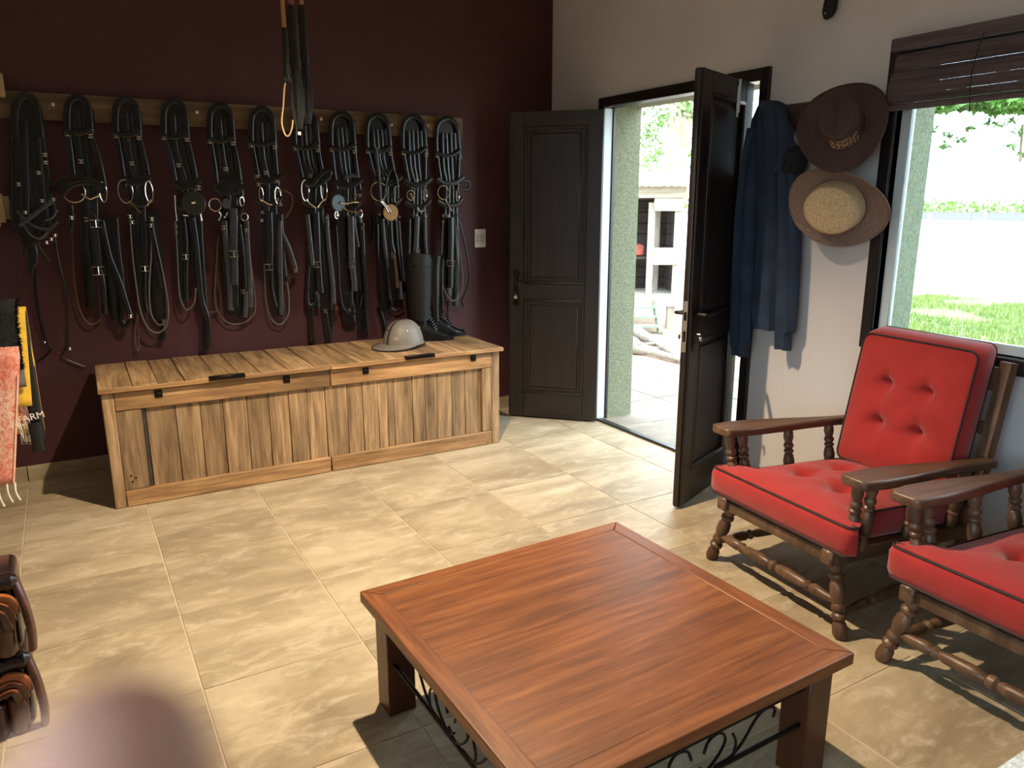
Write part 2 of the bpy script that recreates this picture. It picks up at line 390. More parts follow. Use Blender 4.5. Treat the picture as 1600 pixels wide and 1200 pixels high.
struct(MB().bx(XL-0.2, WT, YF-0.2, YF, -0.12, ZC).build('wall_front', 'plaster'))
struct(MB().bx(XL-0.2, WT, YF-0.2, 0.25, ZC, ZC+0.15).build('ceiling', 'ceiling'))
bb = struct(MB().bx(XL, -0.02, -0.012, 0, 0, 0.001).build('baseboard_back', 'grout'))
me_bb = MB().box((0, 0, 0), (TX-0.004, 0.012, 0.085), None, 0.002).mesh('tile', 'tile')
for i in range(len(xs)-1):
    w = xs[i+1]-xs[i]-0.004
    me = me_bb if abs(w-TX+0.004) < 1e-3 else MB().box((0, 0, 0), (w, 0.012, 0.085), None, 0.002).mesh('tile', 'tile')
    place('tile', me, bb, ((xs[i]+xs[i+1])/2-0.006*(i == len(xs)-2), -0.006, 0.0435))
br = struct(MB().bx(-0.012, 0, YF, D1-0.07, 0, 0.001).build('baseboard_right', 'grout'))
for j in range(len(ys)-1):
    y0, y1 = ys[j]+0.002, min(ys[j+1]-0.002, D1-0.07)
    if y1-y0 > 0.05: MB().bx(-0.012, 0, y0, y1, 0.001, 0.086, 0.002).build('tile', 'tile', br)

# ------------------------------------------------------------------ door: frame, threshold, two leaves
tr1 = struct(MB().bx(-0.018, 0.075, D0, D0+0.06, 0, DH+0.06, 0.004).build('trim_1', 'frame'))
MB().bx(-0.018, 0.075, D1-0.06, D1, 0, DH+0.06, 0.004).build('jamb', 'frame', tr1)
MB().bx(-0.018, 0.075, D1, D0, DH, DH+0.06, 0.004).build('head', 'framey', tr1)
MB().bx(0.052, 0.073, D0-0.014, D0, 0.0, DH, 0.002).build('stop', 'frame', tr1)
MB().bx(0.052, 0.073, D1, D1+0.014, 0.0, DH, 0.002).build('stop', 'frame', tr1)
for z in (0.25, 1.02, 1.80): MB().bx(-0.022, -0.016, D0+0.002, D0+0.022, z-0.05, z+0.05, 0.002).tube([(-0.026, D0+0.004, z-0.05), (-0.026, D0+0.004, z+0.05)], 0.007).build('hinge', 'alu', tr1)
MB().bx(-0.012, 0.05, D0-0.005, D0-0.0005, 0.012, DH-0.005, 0.001).build('jamb_sheen', 'alu', tr1)  # pale strip: daylight reflected on the dark jamb, put into colour
struct(MB().bx(-0.012, 0.03, D1, D0, 0.0, 0.016, 0.004).build('trim_2', 'framey'))
th = struct(MB().bx(0.03, WT, D1, D0, -0.1, 0.004).build('trim_3', 'patio_grout'))
for a, b in ((D0-0.002, -0.85), (-0.854, -1.35), (-1.354, D1+0.002)): MB().bx(0.033, WT-0.004, b, a, 0.004, 0.009, 0.001).build('tile', 'patio', th)
def leaf(name, hx, hy, ang, side):
    """leaf along +x from the hinge; visible (room) face on local side*y"""
    L, T, H = 0.612, 0.044, 2.045
    r = thing(name, None, None, (hx, hy, 0.012), ang); struct(r)
    st = 0.098
    for x in (0, L-st): MB().bx(x, x+st, -T/2, T/2, 0, H-0.012, 0.003).build('stile', 'door', r)
    for z0, z1 in ((0, 0.17), (0.83, 0.93), (1.94, H-0.012)): MB().bx(st, L-st, -T/2+0.001, T/2-0.001, z0, z1, 0.002).build('rail', 'doorx', r)
    for z0, z1 in ((0.17, 0.83), (0.93, 1.94)):
        p = MB().bx(st, L-st, -0.009, 0.009, z0, z1)
        p.bx(st+0.04, L-st-0.04, -0.015, 0.015, z0+0.04, z1-0.04, 0.008).build('panel', 'door', r)
        for sy in (-1, 1):
            y = sy*0.0165; m = MB()
            for xx in (st+0.009, L-st-0.009): m.box((xx, y, (z0+z1)/2), (0.018, 0.016, z1-z0), None, 0.005, 2)
            for zz in (z0+0.009, z1-0.009): m.box((L/2, y, zz), (L-2*st, 0.016, 0.018), None, 0.005, 2)
            m.build('moulding', 'door', r)
    # astragal strip and lock on the free edge
    MB().bx(L, L+0.012, -0.012, 0.012, 0, H-0.012, 0.004, 2).build('edge_strip', 'door', r)
    for sy in (-1, 1):
        y = sy*(T/2)
        e = MB().bx(L-0.07, L-0.03, min(y, y+sy*0.005), max(y, y+sy*0.005), 0.80, 1.0, 0.002)
        for zz in (0.80, 1.0): e.lathe((L-0.05, y, zz), (L-0.05, y+sy*0.006, zz), [(0, 0.026), (0.7, 0.026), (1, 0.02)], 12)
        pl = e.build('lock_plate', 'darkmetal', r)
        MB().tube(cr([(L-0.05, y, 0.955), (L-0.05, y+sy*0.05, 0.955), (L-0.065, y+sy*0.055, 0.955), (L-0.15, y+sy*0.055, 0.952)], 4), 0.009, 8).build('lever', 'darkmetal', pl)
        MB().tube([(L-0.05, y+sy*0.004, 0.86), (L-0.05, y+sy*0.03, 0.86)], 0.004, 6).lathe((L-0.05, y+sy*0.03, 0.84), (L-0.05, y+sy*0.034, 0.84), [(0, 0.013), (1, 0.013)], 10).build('key', 'steel', pl)
    return r
d1 = leaf('door_1', -0.035, -0.655, math.atan2(0.44, -0.433), 1)
d2 = leaf('door_2', -0.040, -1.850, math.pi+math.atan2(0.232, 0.56), -1)
MB().bx(0.624, 0.627, -0.011, 0.011, 0.78, 1.02, 0.001).build('strike_plate', 'steel', d2)
MB().bx(0.6272, 0.6282, -0.006, 0.006, 0.93, 0.97).bx(0.6272, 0.6282, -0.006, 0.006, 0.83, 0.88).build('keyway', 'iron', d2)
MB().bx(0.20, 0.225, 0.0222, 0.0262, 1.86, 2.0, 0.002).tube([(0.2125, 0.030, 1.88), (0.2125, 0.030, 2.03)], 0.006).build('bolt', 'alu', d2)

# ------------------------------------------------------------------ window and blind
win = thing('window_1', None, None, (0, 0, 0)); struct(win)
for nm, b, mt in (('frame_side', (-0.015, 0.06, W0, W0+0.055, WB-0.06, WTP+0.03), 'frame'), ('frame_side', (-0.015, 0.06, W1-0.055, W1, WB-0.06, WTP+0.03), 'frame'),
                  ('frame_sill', (-0.04, 0.06, W1, W0, WB-0.06, WB), 'framey'), ('frame_head', (-0.015, 0.06, W1, W0, WTP-0.03, WTP+0.03), 'framey')):
    MB().bx(b[0], b[1], b[2], b[3], b[4], b[5], 0.004).build(nm, mt, win)
YM = (W0+W1)/2
for k, (a, b, x) in enumerate(((W0, YM-0.02, 0.045), (YM+0.02, W1, 0.07))):
    sash = MB().bx(x-0.015, x+0.015, a-0.045, a, WB, WTP-0.03, 0.003).bx(x-0.015, x+0.015, b, b+0.045, WB, WTP-0.03, 0.003)
    sash.bx(x-0.015, x+0.015, b+0.045, a-0.045, WB, WB+0.04, 0.003).bx(x-0.015, x+0.015, b+0.045, a-0.045, WTP-0.07, WTP-0.03, 0.003)
    sa = sash.build('sash', 'alu', win)
    MB().bx(x-0.002, x+0.002, b+0.045, a-0.045, WB+0.04, WTP-0.07).build('pane', 'glass', sa)
bl = thing('roman_blind', 'dark brown reed blind rolled up over the top of the window', 'blind', (-0.03, 0, 0))
B0, B1 = -2.635, -4.22
MB().bx(-0.025, 0.012, B1, B0+0.03, 2.075, 2.125, 0.003).build('head_rail', 'reed', bl)
def reeds(x0f, z0, z1, n, name, par, y0=B0, y1=B1):
    m = MB()
    for k in range(n):
        z = z0+(z1-z0)*(k+0.5)/n
        x = x0f((k+0.5)/n)
        m.tube([(x, y0, z), (x, y1, z)], abs(z1-z0)/n*0.50, 5)
    return m.build(name, 'reed', par)
reeds(lambda t: -0.014, 2.062, 1.985, 18, 'reed_panel', bl)
reeds(lambda t: -0.024-0.008*math.sin(PI*t), 2.05, 1.87, 36, 'reed_fold', bl)
reeds(lambda t: -0.042-0.016*math.sin(PI*t), 1.985, 1.852, 30, 'reed_fold', bl)
MB().tube([(-0.05, B0, 1.85), (-0.05, B1, 1.85)], 0.011, 8).build('bottom_bar', 'reed', bl)
for y in (-2.98, -3.75): MB().tube(cr([(-0.028, y, 2.09), (-0.05, y, 2.04), (-0.085, y-0.004, 1.93), (-0.067, y-0.002, 1.85), (-0.06, y, 1.80)], 4), 0.0018, 5).build('pull_cord', 'piping', bl)

# ------------------------------------------------------------------ wooden chest below the bridles
CX, CY, CL, CDp, CH = -1.916, -0.392, 2.165, 0.62, 0.618
CRZ = -0.0152
ch = thing('storage_chest', 'long rustic plank chest of brown reclaimed wood under the bridles', 'chest', (CX, CY, 0), CRZ)
hl, hd = CL/2, CDp/2
def cl(p):                                      # world point -> chest local
    q = V((p.x-CX, p.y-CY, p.z)); q.rotate(Matrix.Rotation(-CRZ, 3, 'Z')); return q
MB().bx(-hl+0.04, hl-0.04, -hd+0.045, hd-0.02, 0.03, 0.58).build('inner_box', 'hutdark', ch)
for sx in (-1, 1):
    MB().bx(sx*hl, sx*(hl-0.052), -hd, -hd+0.05, 0, CH-0.03, 0.004).build('corner_post', 'chz', ch)
    MB().bx(sx*hl, sx*(hl-0.052), hd-0.05, hd, 0, CH-0.03, 0.004).build('corner_post', 'chz', ch)
    MB().bx(sx*(hl-0.053), sx*(hl-0.165 if sx < 0 else hl-0.115), -hd+0.004, -hd+0.03, 0.088, 0.492, 0.003).build('stile', 'chz', ch)
    for k in range(5):
        y0 = -hd+0.05+k*(CDp-0.1)/5
        MB().bx(sx*(hl-0.006), sx*(hl-0.026), y0+0.002, y0+(CDp-0.1)/5-0.002, 0.0, CH-0.03, 0.003).build('plank', 'chz', ch)
xj = cl(onY((516, 580), -0.71)).x; xb = cl(onY((520, 742), -0.71)).x
for a, b in ((-hl+0.053, xj-0.002), (xj+0.002, hl-0.053)): MB().bx(a, b, -hd+0.0, -hd+0.028, 0.494, CH-0.031, 0.004).build('top_rail', 'chx', ch)
for a, b in ((-hl+0.053, xb-0.003), (xb+0.003, hl-0.053)): MB().bx(a, b, -hd+0.0, -hd+0.028, 0.0, 0.086, 0.005).build('bottom_rail', 'chx', ch)
MB().bx(-hl+0.165, -hl+0.182, -hd+0.012, -hd+0.03, 0.088, 0.492, 0.002).build('edge_strip', 'hutdark', ch)
x = -hl+0.184; k = 0; xe = hl-0.117
wd = [0.150, 0.128, 0.122, 0.132, 0.124, 0.118, 0.108, 0.112, 0.136, 0.10, 0.102, 0.062, 0.045, 0.128, 0.088, 0.085, 0.11, 0.10, 0.12]
wsum = sum(wd); wd = [w*(xe-x)/wsum for w in wd]
for w in wd:
    yy = -hd+0.018+random.uniform(0, 0.005)
    MB().bx(x+0.0014, x+w-0.0014, yy, yy+0.018, 0.07, 0.505, 0.0025).build('plank', 'chz', ch); x += w
x = -hl-0.012; tot = CL+0.03
wl = [0.16, 0.12, 0.13, 0.16, 0.12, 0.11, 0.15, 0.15, 0.12, 0.13, 0.16, 0.14, 0.12, 0.16, 0.13, 0.12, 0.15]
ws = sum(wl); wl = [w*tot/ws for w in wl]
for w in wl:
    z1 = CH+random.uniform(-0.003, 0.0015)
    MB().bx(x+0.0016, x+w-0.0016, -hd-0.016, hd+0.004, CH-0.027, z1, 0.003).build('lid_plank', 'chy', ch); x += w
for a, b in ((-hl-0.012, xj-0.003), (xj+0.003, hl+0.018)): MB().bx(a, b, -hd-0.024, -hd-0.0165, CH-0.026, CH-0.004, 0.002).build('lid_lip', 'chx', ch)
for pa, pb in (((327, 596), (383, 588)), ((631, 557), (677, 551))):
    a, b = cl(onY(pa, -0.72)).x, cl(onY(pb, -0.72)).x
    MB().bx(a, b, -hd-0.034, -hd-0.004, CH-0.002, CH+0.005, 0.002).bx(a, b, -hd-0.034, -hd-0.029, CH-0.014, CH+0.003, 0.001).build('lid_handle', 'darkmetal', ch)
for p in ((248, 616), (448, 593), (571, 579), (738, 559)):
    q = cl(onY(p, -0.705))
    MB().box((q.x, -hd-0.003, q.z), (0.036, 0.008, 0.036), None, 0.002).box((q.x, -hd-0.008, q.z), (0.018, 0.008, 0.018), None, 0.003).build('square_stud', 'iron', ch)
for p, s in (((230, 578), 1), ((300, 583), 1), ((205, 745), 0), ((208, 754), 0), ((213, 748), 0), ((760, 690), 0)):
    if not s:
        q = cl(onY(p, -0.70)); MB().lathe((q.x, -hd+0.006, q.z), (q.x, -hd-0.001, q.z), [(0, 0.005), (1, 0.004)], 8).build('nail_head', 'iron', ch)

# ------------------------------------------------------------------ bridle rack and bridles
rk = thing('bridle_rack', 'long wooden wall board with rounded black bridle hooks', 'rack', (0, 0, 0))
MB().bx(-4.3, -0.715, -0.026, -0.001, 1.884, 2.015, 0.003).build('board', 'board', rk)
HK = [(40, 150), (122, 152), (198, 155), (273, 158), (345, 164), (410, 170), (478, 175), (535, 177), (591, 180), (647, 182), (700, 186)]
hook = MB()
poly = [(0.062*math.cos(a), -0.02, 0.062*math.sin(a)) for a in [PI*k/14 for k in range(15)]] + [(-0.062, -0.02, -0.085), (0.062, -0.02, -0.085)]
hook.prism(poly, (0, -0.040, 0))
hm = hook.mesh('hook', 'hook')
for p in HK:
    q = onY((p[0], p[1]-2), -0.075); place('hook', hm, rk, (q.x, -0.004, q.z-0.072))
for p in ((83, 163), (308, 175), (502, 186), (612, 195), (669, 196)):
    q = onY(p, -0.03); MB().lathe((q.x, -0.026, q.z), (q.x, -0.031, q.z), [(0, 0.009), (0.6, 0.009), (1, 0.005)], 10).build('screw', 'steel', rk)

def wp(pts, dep): return [onY(p, -dep) for p in pts]
def buckle(par, x, y, w, dep=0.094, mt='steel', h=None):
    c = onY((x, y), -dep); s = w*0.0043/2; hh = (h or w*0.7)*0.0043
    MB().tube([c+V((-s, 0, -hh)), c+V((-s, 0, 0)), c+V((s, 0, 0)), c+V((s, 0, -hh))], 0.0022, 6, True).tube([c+V((0, -0.002, 0)), c+V((0, -0.004, -hh))], 0.0016, 5).build('buckle', mt, par)
def ring(par, x, y, r, sq=1.0, dep=0.092, mt='steel', th=0.0026):
    c = onY((x, y), -dep); R_ = r*0.0043
    MB().tube([c+V((R_*sq*math.cos(a), 0.012*math.cos(a)*(1-sq), R_*math.sin(a))) for a in [2*PI*k/22 for k in range(22)]], th, 6, True).build('bit_ring', mt, par)
def bar(par, pts, r=0.0045, dep=0.097, mt='steel', name='mouthpiece'):
    P = cr(wp(pts, dep), 4); n_ = len(P)
    MB().tube(P, lambda i: r*(1.25-0.5*math.sin(PI*i/max(1, n_-1))), 8).build(name, mt, par)
def straps(par, data):
    for name, w, pts, dep, mt in data:
        P = cr(wp(pts, dep), 5)
        if w <= 2.2: MB().tube(P, w*0.0043/2, 6).build(name, mt, par)
        else: MB().strap(P, w*0.0043, 0.0055).build(name, mt, par)
def bridle(i, label, L, R_, drift, nose=True):
    """headstall from the hook down to the two bit rings L and R_ (pixels)"""
    hx, hy = HK[i]
    o = thing('bridle', label, 'bridle', (onY((hx, hy), -0.05).x, 0, 0), 0, 'black bridles hanging on the wall board')
    off = o.location.x
    sh = []
    # crown strap over the hook
    crown = [(hx-17, hy+62), (hx-18, hy+30), (hx-15, hy+8), (hx-1, hy-1), (hx+13, hy+9), (hx+17, hy+32), (hx+19, hy+62)]
    sh.append(('headpiece', 7, crown, 0.080, 'leather'))
    sh.append(('cheekpiece', 5.5, [(hx-17, hy+52), ((hx-17)*0.4+L[0]*0.6, hy+95), (L[0], L[1]-8)], 0.086, 'leather2'))
    sh.append(('cheekpiece', 5.5, [(hx+18, hy+52), ((hx+18)*0.4+R_[0]*0.6, hy+95), (R_[0], R_[1]-8)], 0.086, 'leather2'))
    mx_ = (L[0]+R_[0])/2; my = (L[1]+R_[1])/2
    for dx, t in ((-9, 0.0), (-3, 0.6), (4, 0.2), (10, 0.8)):
        sh.append(('throat_strap', 6.5, [(hx+dx, hy+22), (hx+dx+drift*0.3+t, hy+75), (mx_+dx*0.8, my-18), (mx_+dx*0.9, my+20), (mx_+dx*1.0, my+52)], 0.072+0.004*t, 'leather' if t < 0.5 else 'leather2'))
    sh.append(('browband', 5, [(hx-19, hy+52), (hx-4, hy+57), (hx+10, hy+55), (hx+20, hy+48)], 0.094, 'leather2'))
    if nose:
        sh.append(('noseband', 8, [(mx_-21, my-20), (mx_-8, my-13), (mx_+8, my-15), (mx_+21, my-24)], 0.088, 'leather'))
        sh.append(('noseband', 7, [(mx_-20, my+14), (mx_-6, my+21), (mx_+10, my+20), (mx_+19, my+10)], 0.084, 'leather'))
    straps(o, sh)
    buckle(o, hx-17, hy+55, 5, 0.092); buckle(o, hx+19, hy+58, 5, 0.092)
    buckle(o, hx+drift*0.4+1, hy+98, 5, 0.090)
    return o
def hang(pts, w, mt='leather2', dep=0.085, name='rein'): return (name, w, pts, dep, mt)
BR = []
def shift(o):
    """children were built in world coordinates: bring them under the thing"""
    for c in o.children: c.location = (c.location.x-o.location.x, c.location.y-o.location.y, c.location.z-o.location.z)

# 0: tangled one
b = thing('bridle', 'tangled black bridle, its reins wrapped and knotted, beside the pale wooden wall block', 'bridle', (onY(HK[0], -0.05).x, 0, 0), 0, 'black bridles hanging on the wall board')
sd = [('headpiece', 8, [(23, 215), (22, 180), (27, 158), (40, 149), (54, 158), (58, 182), (62, 215)], 0.080, 'leather')]
for k, (xa, xb, mt) in enumerate(((25, 24, 'leather2'), (30, 30, 'leather'), (35, 40, 'leather'), (41, 50, 'leather2'), (47, 58, 'leather'), (53, 68, 'leather'), (60, 80, 'leather2'))):
    sd.append(('cheekpiece', 9, [(xa, 190), (xa*0.7+xb*0.3, 240), (xa*0.3+xb*0.7, 295), (xb, 345), (48, 376)], 0.074+0.003*(k % 3), mt))
sd += [hang([(26, 330), (50, 352), (75, 358), (90, 345)], 4, 'leather3', 0.098), hang([(30, 352), (50, 338), (70, 322), (82, 315)], 5, 'leather3', 0.104),
       hang([(32, 340), (48, 368), (66, 372), (80, 358)], 3, 'leather3', 0.102), hang([(70, 345), (82, 340), (90, 328)], 2.2, 'cord', 0.108), hang([(45, 365), (62, 374), (74, 362)], 2.2, 'cord', 0.110),
       hang([(36, 372), (48, 378), (60, 374)], 10, 'leather', 0.105), hang([(46, 376), (50, 400), (47, 428)], 7, 'leather', 0.095), hang([(50, 378), (55, 395), (54, 412)], 5, 'leather2', 0.098),
       hang([(56, 376), (66, 392), (78, 408)], 2, 'leather3', 0.10), hang([(42, 378), (38, 392), (38, 400)], 3, 'leather', 0.10),
       hang([(54, 420), (56, 455), (61, 490), (69, 525), (73, 538)], 3.2, 'leather2', 0.035), hang([(73, 538), (80, 545), (70, 556), (58, 564)], 2.0, 'leather', 0.02),
       hang([(86, 372), (92, 410), (102, 450), (107, 490), (107, 540)], 2.2, 'leather', 0.03), hang([(107, 540), (98, 552), (100, 560), (132, 573)], 2.0, 'leather', 0.018)]
straps(b, sd)
for x, y in ((70, 240), (71, 252), (60, 268), (83, 310), (29, 286), (66, 312), (40, 330), (80, 372), (86, 366), (73, 377), (70, 532), (109, 543)): buckle(b, x, y, 4, 0.1 if y < 400 else 0.035)
shift(b); BR.append(b)
# 1
b = bridle(1, 'black bridle with a broad folded strap and a cord loop, next to the knotted one', (115, 297), (163, 300), 8, False)
straps(b, [('noseband', 11, [(86, 300), (100, 284), (125, 280), (150, 288), (160, 300)], 0.10, 'leather'), ('noseband', 6, [(96, 306), (112, 290), (140, 285), (158, 296)], 0.106, 'leather2'),
   hang([(112, 330), (113, 380), (116, 440), (126, 488), (142, 507), (158, 496), (161, 470)], 2.2, 'brownstrap', 0.05), hang([(140, 330), (146, 350), (153, 418)], 9, 'leather2', 0.1),
   hang([(153, 418), (160, 440), (163, 490)], 6, 'leather2', 0.098), hang([(158, 345), (170, 400), (186, 440), (203, 495)], 6.5, 'leather2', 0.102), hang([(180, 340), (185, 400), (190, 435), (190, 500)], 6, 'leather', 0.095),
   hang([(188, 500), (196, 510), (204, 500)], 6, 'leather', 0.09), hang([(135, 330), (138, 400), (144, 480)], 14, 'leather', 0.075), hang([(165, 340), (172, 420), (182, 500)], 12, 'leather', 0.07), hang([(110, 320), (112, 345), (107, 365)], 5, 'leather', 0.08)])
ring(b, 115, 299, 13, 0.95); ring(b, 161, 300, 12, 0.35); bar(b, [(127, 303), (140, 311), (149, 308), (158, 305)]); buckle(b, 153, 417, 14, 0.106); buckle(b, 149, 344, 12, 0.106); buckle(b, 112, 338, 5); buckle(b, 136, 340, 6); buckle(b, 204, 492, 5, 0.106); shift(b); BR.append(b)
# 2
b = bridle(2, 'black bridle with two long nested pale-edged rein loops', (194, 300), (233, 297), 16)
straps(b, [hang([(203, 340), (206, 390), (212, 440), (219, 485), (231, 512), (247, 520), (260, 508), (263, 480), (255, 430), (242, 370), (238, 345)], 2.2, 'cord', 0.105),
   hang([(237, 345), (236, 400), (233, 450), (236, 490), (249, 508), (260, 500)], 2.2, 'cord', 0.1), hang([(236, 352), (240, 390), (252, 452)], 6.5, 'leather2', 0.1), hang([(226, 345), (227, 415)], 9, 'leather', 0.094),
   hang([(227, 415), (226, 460), (230, 488)], 4, 'leather2', 0.1), hang([(214, 330), (218, 410), (226, 485)], 15, 'leather', 0.074), hang([(240, 330), (246, 420), (250, 498)], 15, 'leather', 0.072),
   hang([(214, 490), (211, 520), (213, 545), (217, 545), (216, 520), (215, 492)], 1.8, 'brownstrap', 0.04), hang([(250, 500), (255, 520), (252, 532)], 7, 'leather', 0.05)])
ring(b, 196, 299, 14, 0.6); ring(b, 233, 300, 13, 0.35); bar(b, [(201, 314), (210, 322), (220, 333)], mt='brass'); bar(b, [(229, 322), (236, 312)]); buckle(b, 226, 416, 9, 0.104)
for x, y in ((203, 336), (206, 345), (237, 340), (236, 350)): buckle(b, x, y, 5, 0.106)
shift(b); BR.append(b)
# 3
b = bridle(3, 'black bridle with a dark round rubber guard on its bit', (276, 305), (308, 303), 12)
straps(b, [hang([(274, 345), (277, 400), (280, 455), (286, 478), (293, 484), (303, 474), (306, 450)], 2.0, 'cord', 0.102), hang([(287, 340), (291, 375), (291, 400)], 4, 'leather2', 0.1), hang([(291, 400), (290, 470)], 5, 'leather2', 0.1),
   hang([(283, 335), (285, 400), (290, 468)], 15, 'leather', 0.076), hang([(300, 340), (306, 380), (312, 450), (316, 475), (324, 500), (326, 540)], 7, 'leather2', 0.096), hang([(312, 345), (317, 430), (321, 490), (320, 540), (326, 541)], 6, 'leather', 0.085),
   hang([(300, 335), (305, 420)], 12, 'leather', 0.078), ('noseband', 12, [(280, 294), (292, 288), (306, 290)], 0.1, 'leather')])
MB().lathe(onY((302, 318), -0.100), onY((302, 318), -0.108), [(0, 0.062), (0.5, 0.065), (1, 0.060)], 24).build('bit_guard', 'dark_disc', b)
bar(b, [(299, 317), (305, 316)], 0.006, 0.112); bar(b, [(273, 305), (274, 325), (276, 345)], 0.004); bar(b, [(312, 330), (315, 345)], 0.005); bar(b, [(286, 336), (294, 337)], 0.004); buckle(b, 290, 398, 8, 0.104); buckle(b, 310, 291, 6, 0.104); buckle(b, 274, 352, 4); buckle(b, 275, 362, 4); shift(b); BR.append(b)
# 4
b = bridle(4, 'black bridle with a wide grey strap and large silver buckle', (340, 310), (378, 318), 16)
straps(b, [('breastplate_strap', 10, [(364, 325), (365, 360), (364, 395)], 0.104, 'leather3'), hang([(366, 395), (367, 445)], 8.5, 'leather3', 0.108), hang([(366, 400), (367, 480)], 9, 'leather2', 0.098),
   hang([(350, 345), (353, 380), (358, 430), (361, 485)], 7, 'leather3', 0.098), hang([(385, 345), (387, 390), (390, 430), (392, 480)], 6.5, 'leather3', 0.098), hang([(374, 350), (380, 400), (383, 452)], 5, 'leather2', 0.095),
   hang([(383, 455), (384, 475), (383, 496)], 6, 'leather3', 0.104), hang([(341, 370), (337, 430), (336, 465), (342, 490), (358, 505), (378, 505), (396, 492), (399, 470), (393, 420), (388, 375)], 2.0, 'cord', 0.05),
   hang([(338, 430), (344, 455), (343, 480), (334, 488), (322, 486)], 2.0, 'leather3', 0.045), hang([(356, 340), (360, 420), (368, 492)], 18, 'leather', 0.076), hang([(376, 340), (382, 420), (380, 495)], 16, 'leather', 0.072), ('noseband', 16, [(342, 300), (355, 290), (372, 276)], 0.094, 'leather')])
ring(b, 336, 320, 8, 0.95); MB().lathe(onY((353, 318), -0.1), onY((354, 318), -0.108), [(0, 0.03), (1, 0.028)], 16).build('bit_guard', 'dark_disc', b)
bar(b, [(342, 331), (345, 336), (343, 342), (341, 344)], 0.004); bar(b, [(355, 332), (353, 337), (350, 340)], 0.004); ring(b, 382, 339, 5, 0.9); ring(b, 378, 315, 6, 0.5); buckle(b, 365, 392, 12, 0.112, h=8); buckle(b, 380, 453, 6, 0.11); buckle(b, 350, 353, 6, 0.104); buckle(b, 385, 358, 5, 0.104); bar(b, [(357, 321), (370, 321)], 0.005, mt='darkmetal'); shift(b); BR.append(b)
# 5
b = bridle(5, 'black bridle with one strap end jutting sideways above a single oval rein loop', (406, 295), (434, 298), 10)
straps(b, [('breastplate_strap', 10, [(419, 332), (421, 375), (420, 412)], 0.1, 'leather2'), hang([(424, 415), (425, 450), (432, 480)], 4, 'leather2', 0.1), hang([(437, 345), (438, 400), (439, 450), (440, 492)], 6, 'leather3', 0.1),
   hang([(442, 366), (451, 385), (461, 415), (463, 424)], 5, 'leather3', 0.1), hang([(463, 424), (456, 432), (449, 438)], 4, 'leather', 0.095), hang([(412, 358), (413, 420), (416, 470), (424, 498), (438, 507), (450, 492), (451, 460), (445, 425), (440, 385)], 2.2, 'cord', 0.06),
   hang([(418, 330), (422, 410), (438, 494)], 16, 'leather', 0.078), hang([(436, 335), (440, 400), (444, 440)], 10, 'leather', 0.085), hang([(444, 298), (455, 305), (456, 322), (446, 340)], 2.6, 'brownstrap', 0.05)])
ring(b, 408, 304, 9, 0.35); ring(b, 434, 306, 11, 0.4); bar(b, [(408, 312), (418, 318), (425, 320)]); 
for x, y in ((401, 274), (404, 287), (432, 282), (437, 296), (433, 310), (410, 330), (409, 343), (438, 318)): buckle(b, x, y, 4, 0.1)
buckle(b, 420, 413, 11, 0.108); buckle(b, 462, 421, 5, 0.106); shift(b); BR.append(b)
# 6
b = bridle(6, 'black bridle with a V-shaped silver snaffle, two long straps reaching down to the chest lid', (477, 300), (509, 300), 14)
straps(b, [hang([(480, 335), (484, 370), (489, 415)], 6, 'leather3', 0.102), ('breastplate_strap', 9.5, [(493, 332), (495, 370), (496, 410)], 0.1, 'leather2'), hang([(497, 410), (499, 440), (501, 458)], 9, 'leather2', 0.096), hang([(510, 345), (514, 390), (520, 440), (522, 475)], 6, 'leather3', 0.102),
   hang([(484, 400), (480, 460), (484, 478), (494, 470), (493, 455)], 5, 'leather2', 0.094), hang([(486, 470), (486, 505), (489, 536)], 8, 'leather', 0.06), hang([(506, 470), (510, 505), (515, 535)], 8, 'leather', 0.06), hang([(518, 470), (518, 500), (515, 530)], 5, 'leather', 0.055),
   hang([(486, 335), (488, 400), (492, 480)], 14, 'leather', 0.076), hang([(505, 335), (510, 400), (512, 485)], 15, 'leather', 0.074), ('noseband', 6, [(488, 290), (498, 276), (512, 266), (516, 272), (506, 282), (492, 292)], 0.1, 'leather')])
ring(b, 477, 298, 14, 0.4); ring(b, 506, 298, 14, 0.35); bar(b, [(479, 312), (484, 318), (494, 325)]); bar(b, [(496, 324), (502, 316), (508, 311)]); buckle(b, 495, 409, 11, 0.106); buckle(b, 510, 339, 5); buckle(b, 480, 345, 5); buckle(b, 508, 484, 5); buckle(b, 526, 480, 5); shift(b); BR.append(b)
# 7
b = bridle(7, 'black bridle with a blue-grey round guard on its bit', (526, 303), (562, 304), 14)
straps(b, [('breastplate_strap', 9.5, [(548, 338), (549, 375), (550, 410)], 0.102, 'leather3'), hang([(550, 412), (553, 436), (554, 455)], 8.5, 'leather3', 0.1), hang([(553, 342), (557, 368), (560, 386)], 4, 'leather3', 0.1), hang([(566, 348), (568, 400), (572, 450), (573, 485)], 6, 'leather2', 0.1),
   hang([(525, 352), (528, 400), (531, 455), (536, 480), (548, 491), (560, 484), (566, 460)], 3, 'leather2', 0.1), hang([(536, 335), (538, 400), (545, 500)], 18, 'leather', 0.076), hang([(556, 335), (562, 410), (568, 515)], 17, 'leather', 0.074), hang([(545, 470), (548, 505)], 16, 'leather', 0.07),
   ('noseband', 5, [(540, 278), (552, 274), (560, 275)], 0.1, 'leather3'), hang([(575, 335), (580, 350), (577, 378)], 5, 'leather', 0.04)])
q = onY((528, 317), -0.1); MB().lathe(q, q+V((0.35, -1, 0.0)).normalized()*0.009, [(0, 0.049), (0.5, 0.051), (1, 0.046)], 24).build('bit_guard', 'blue_disc', b)
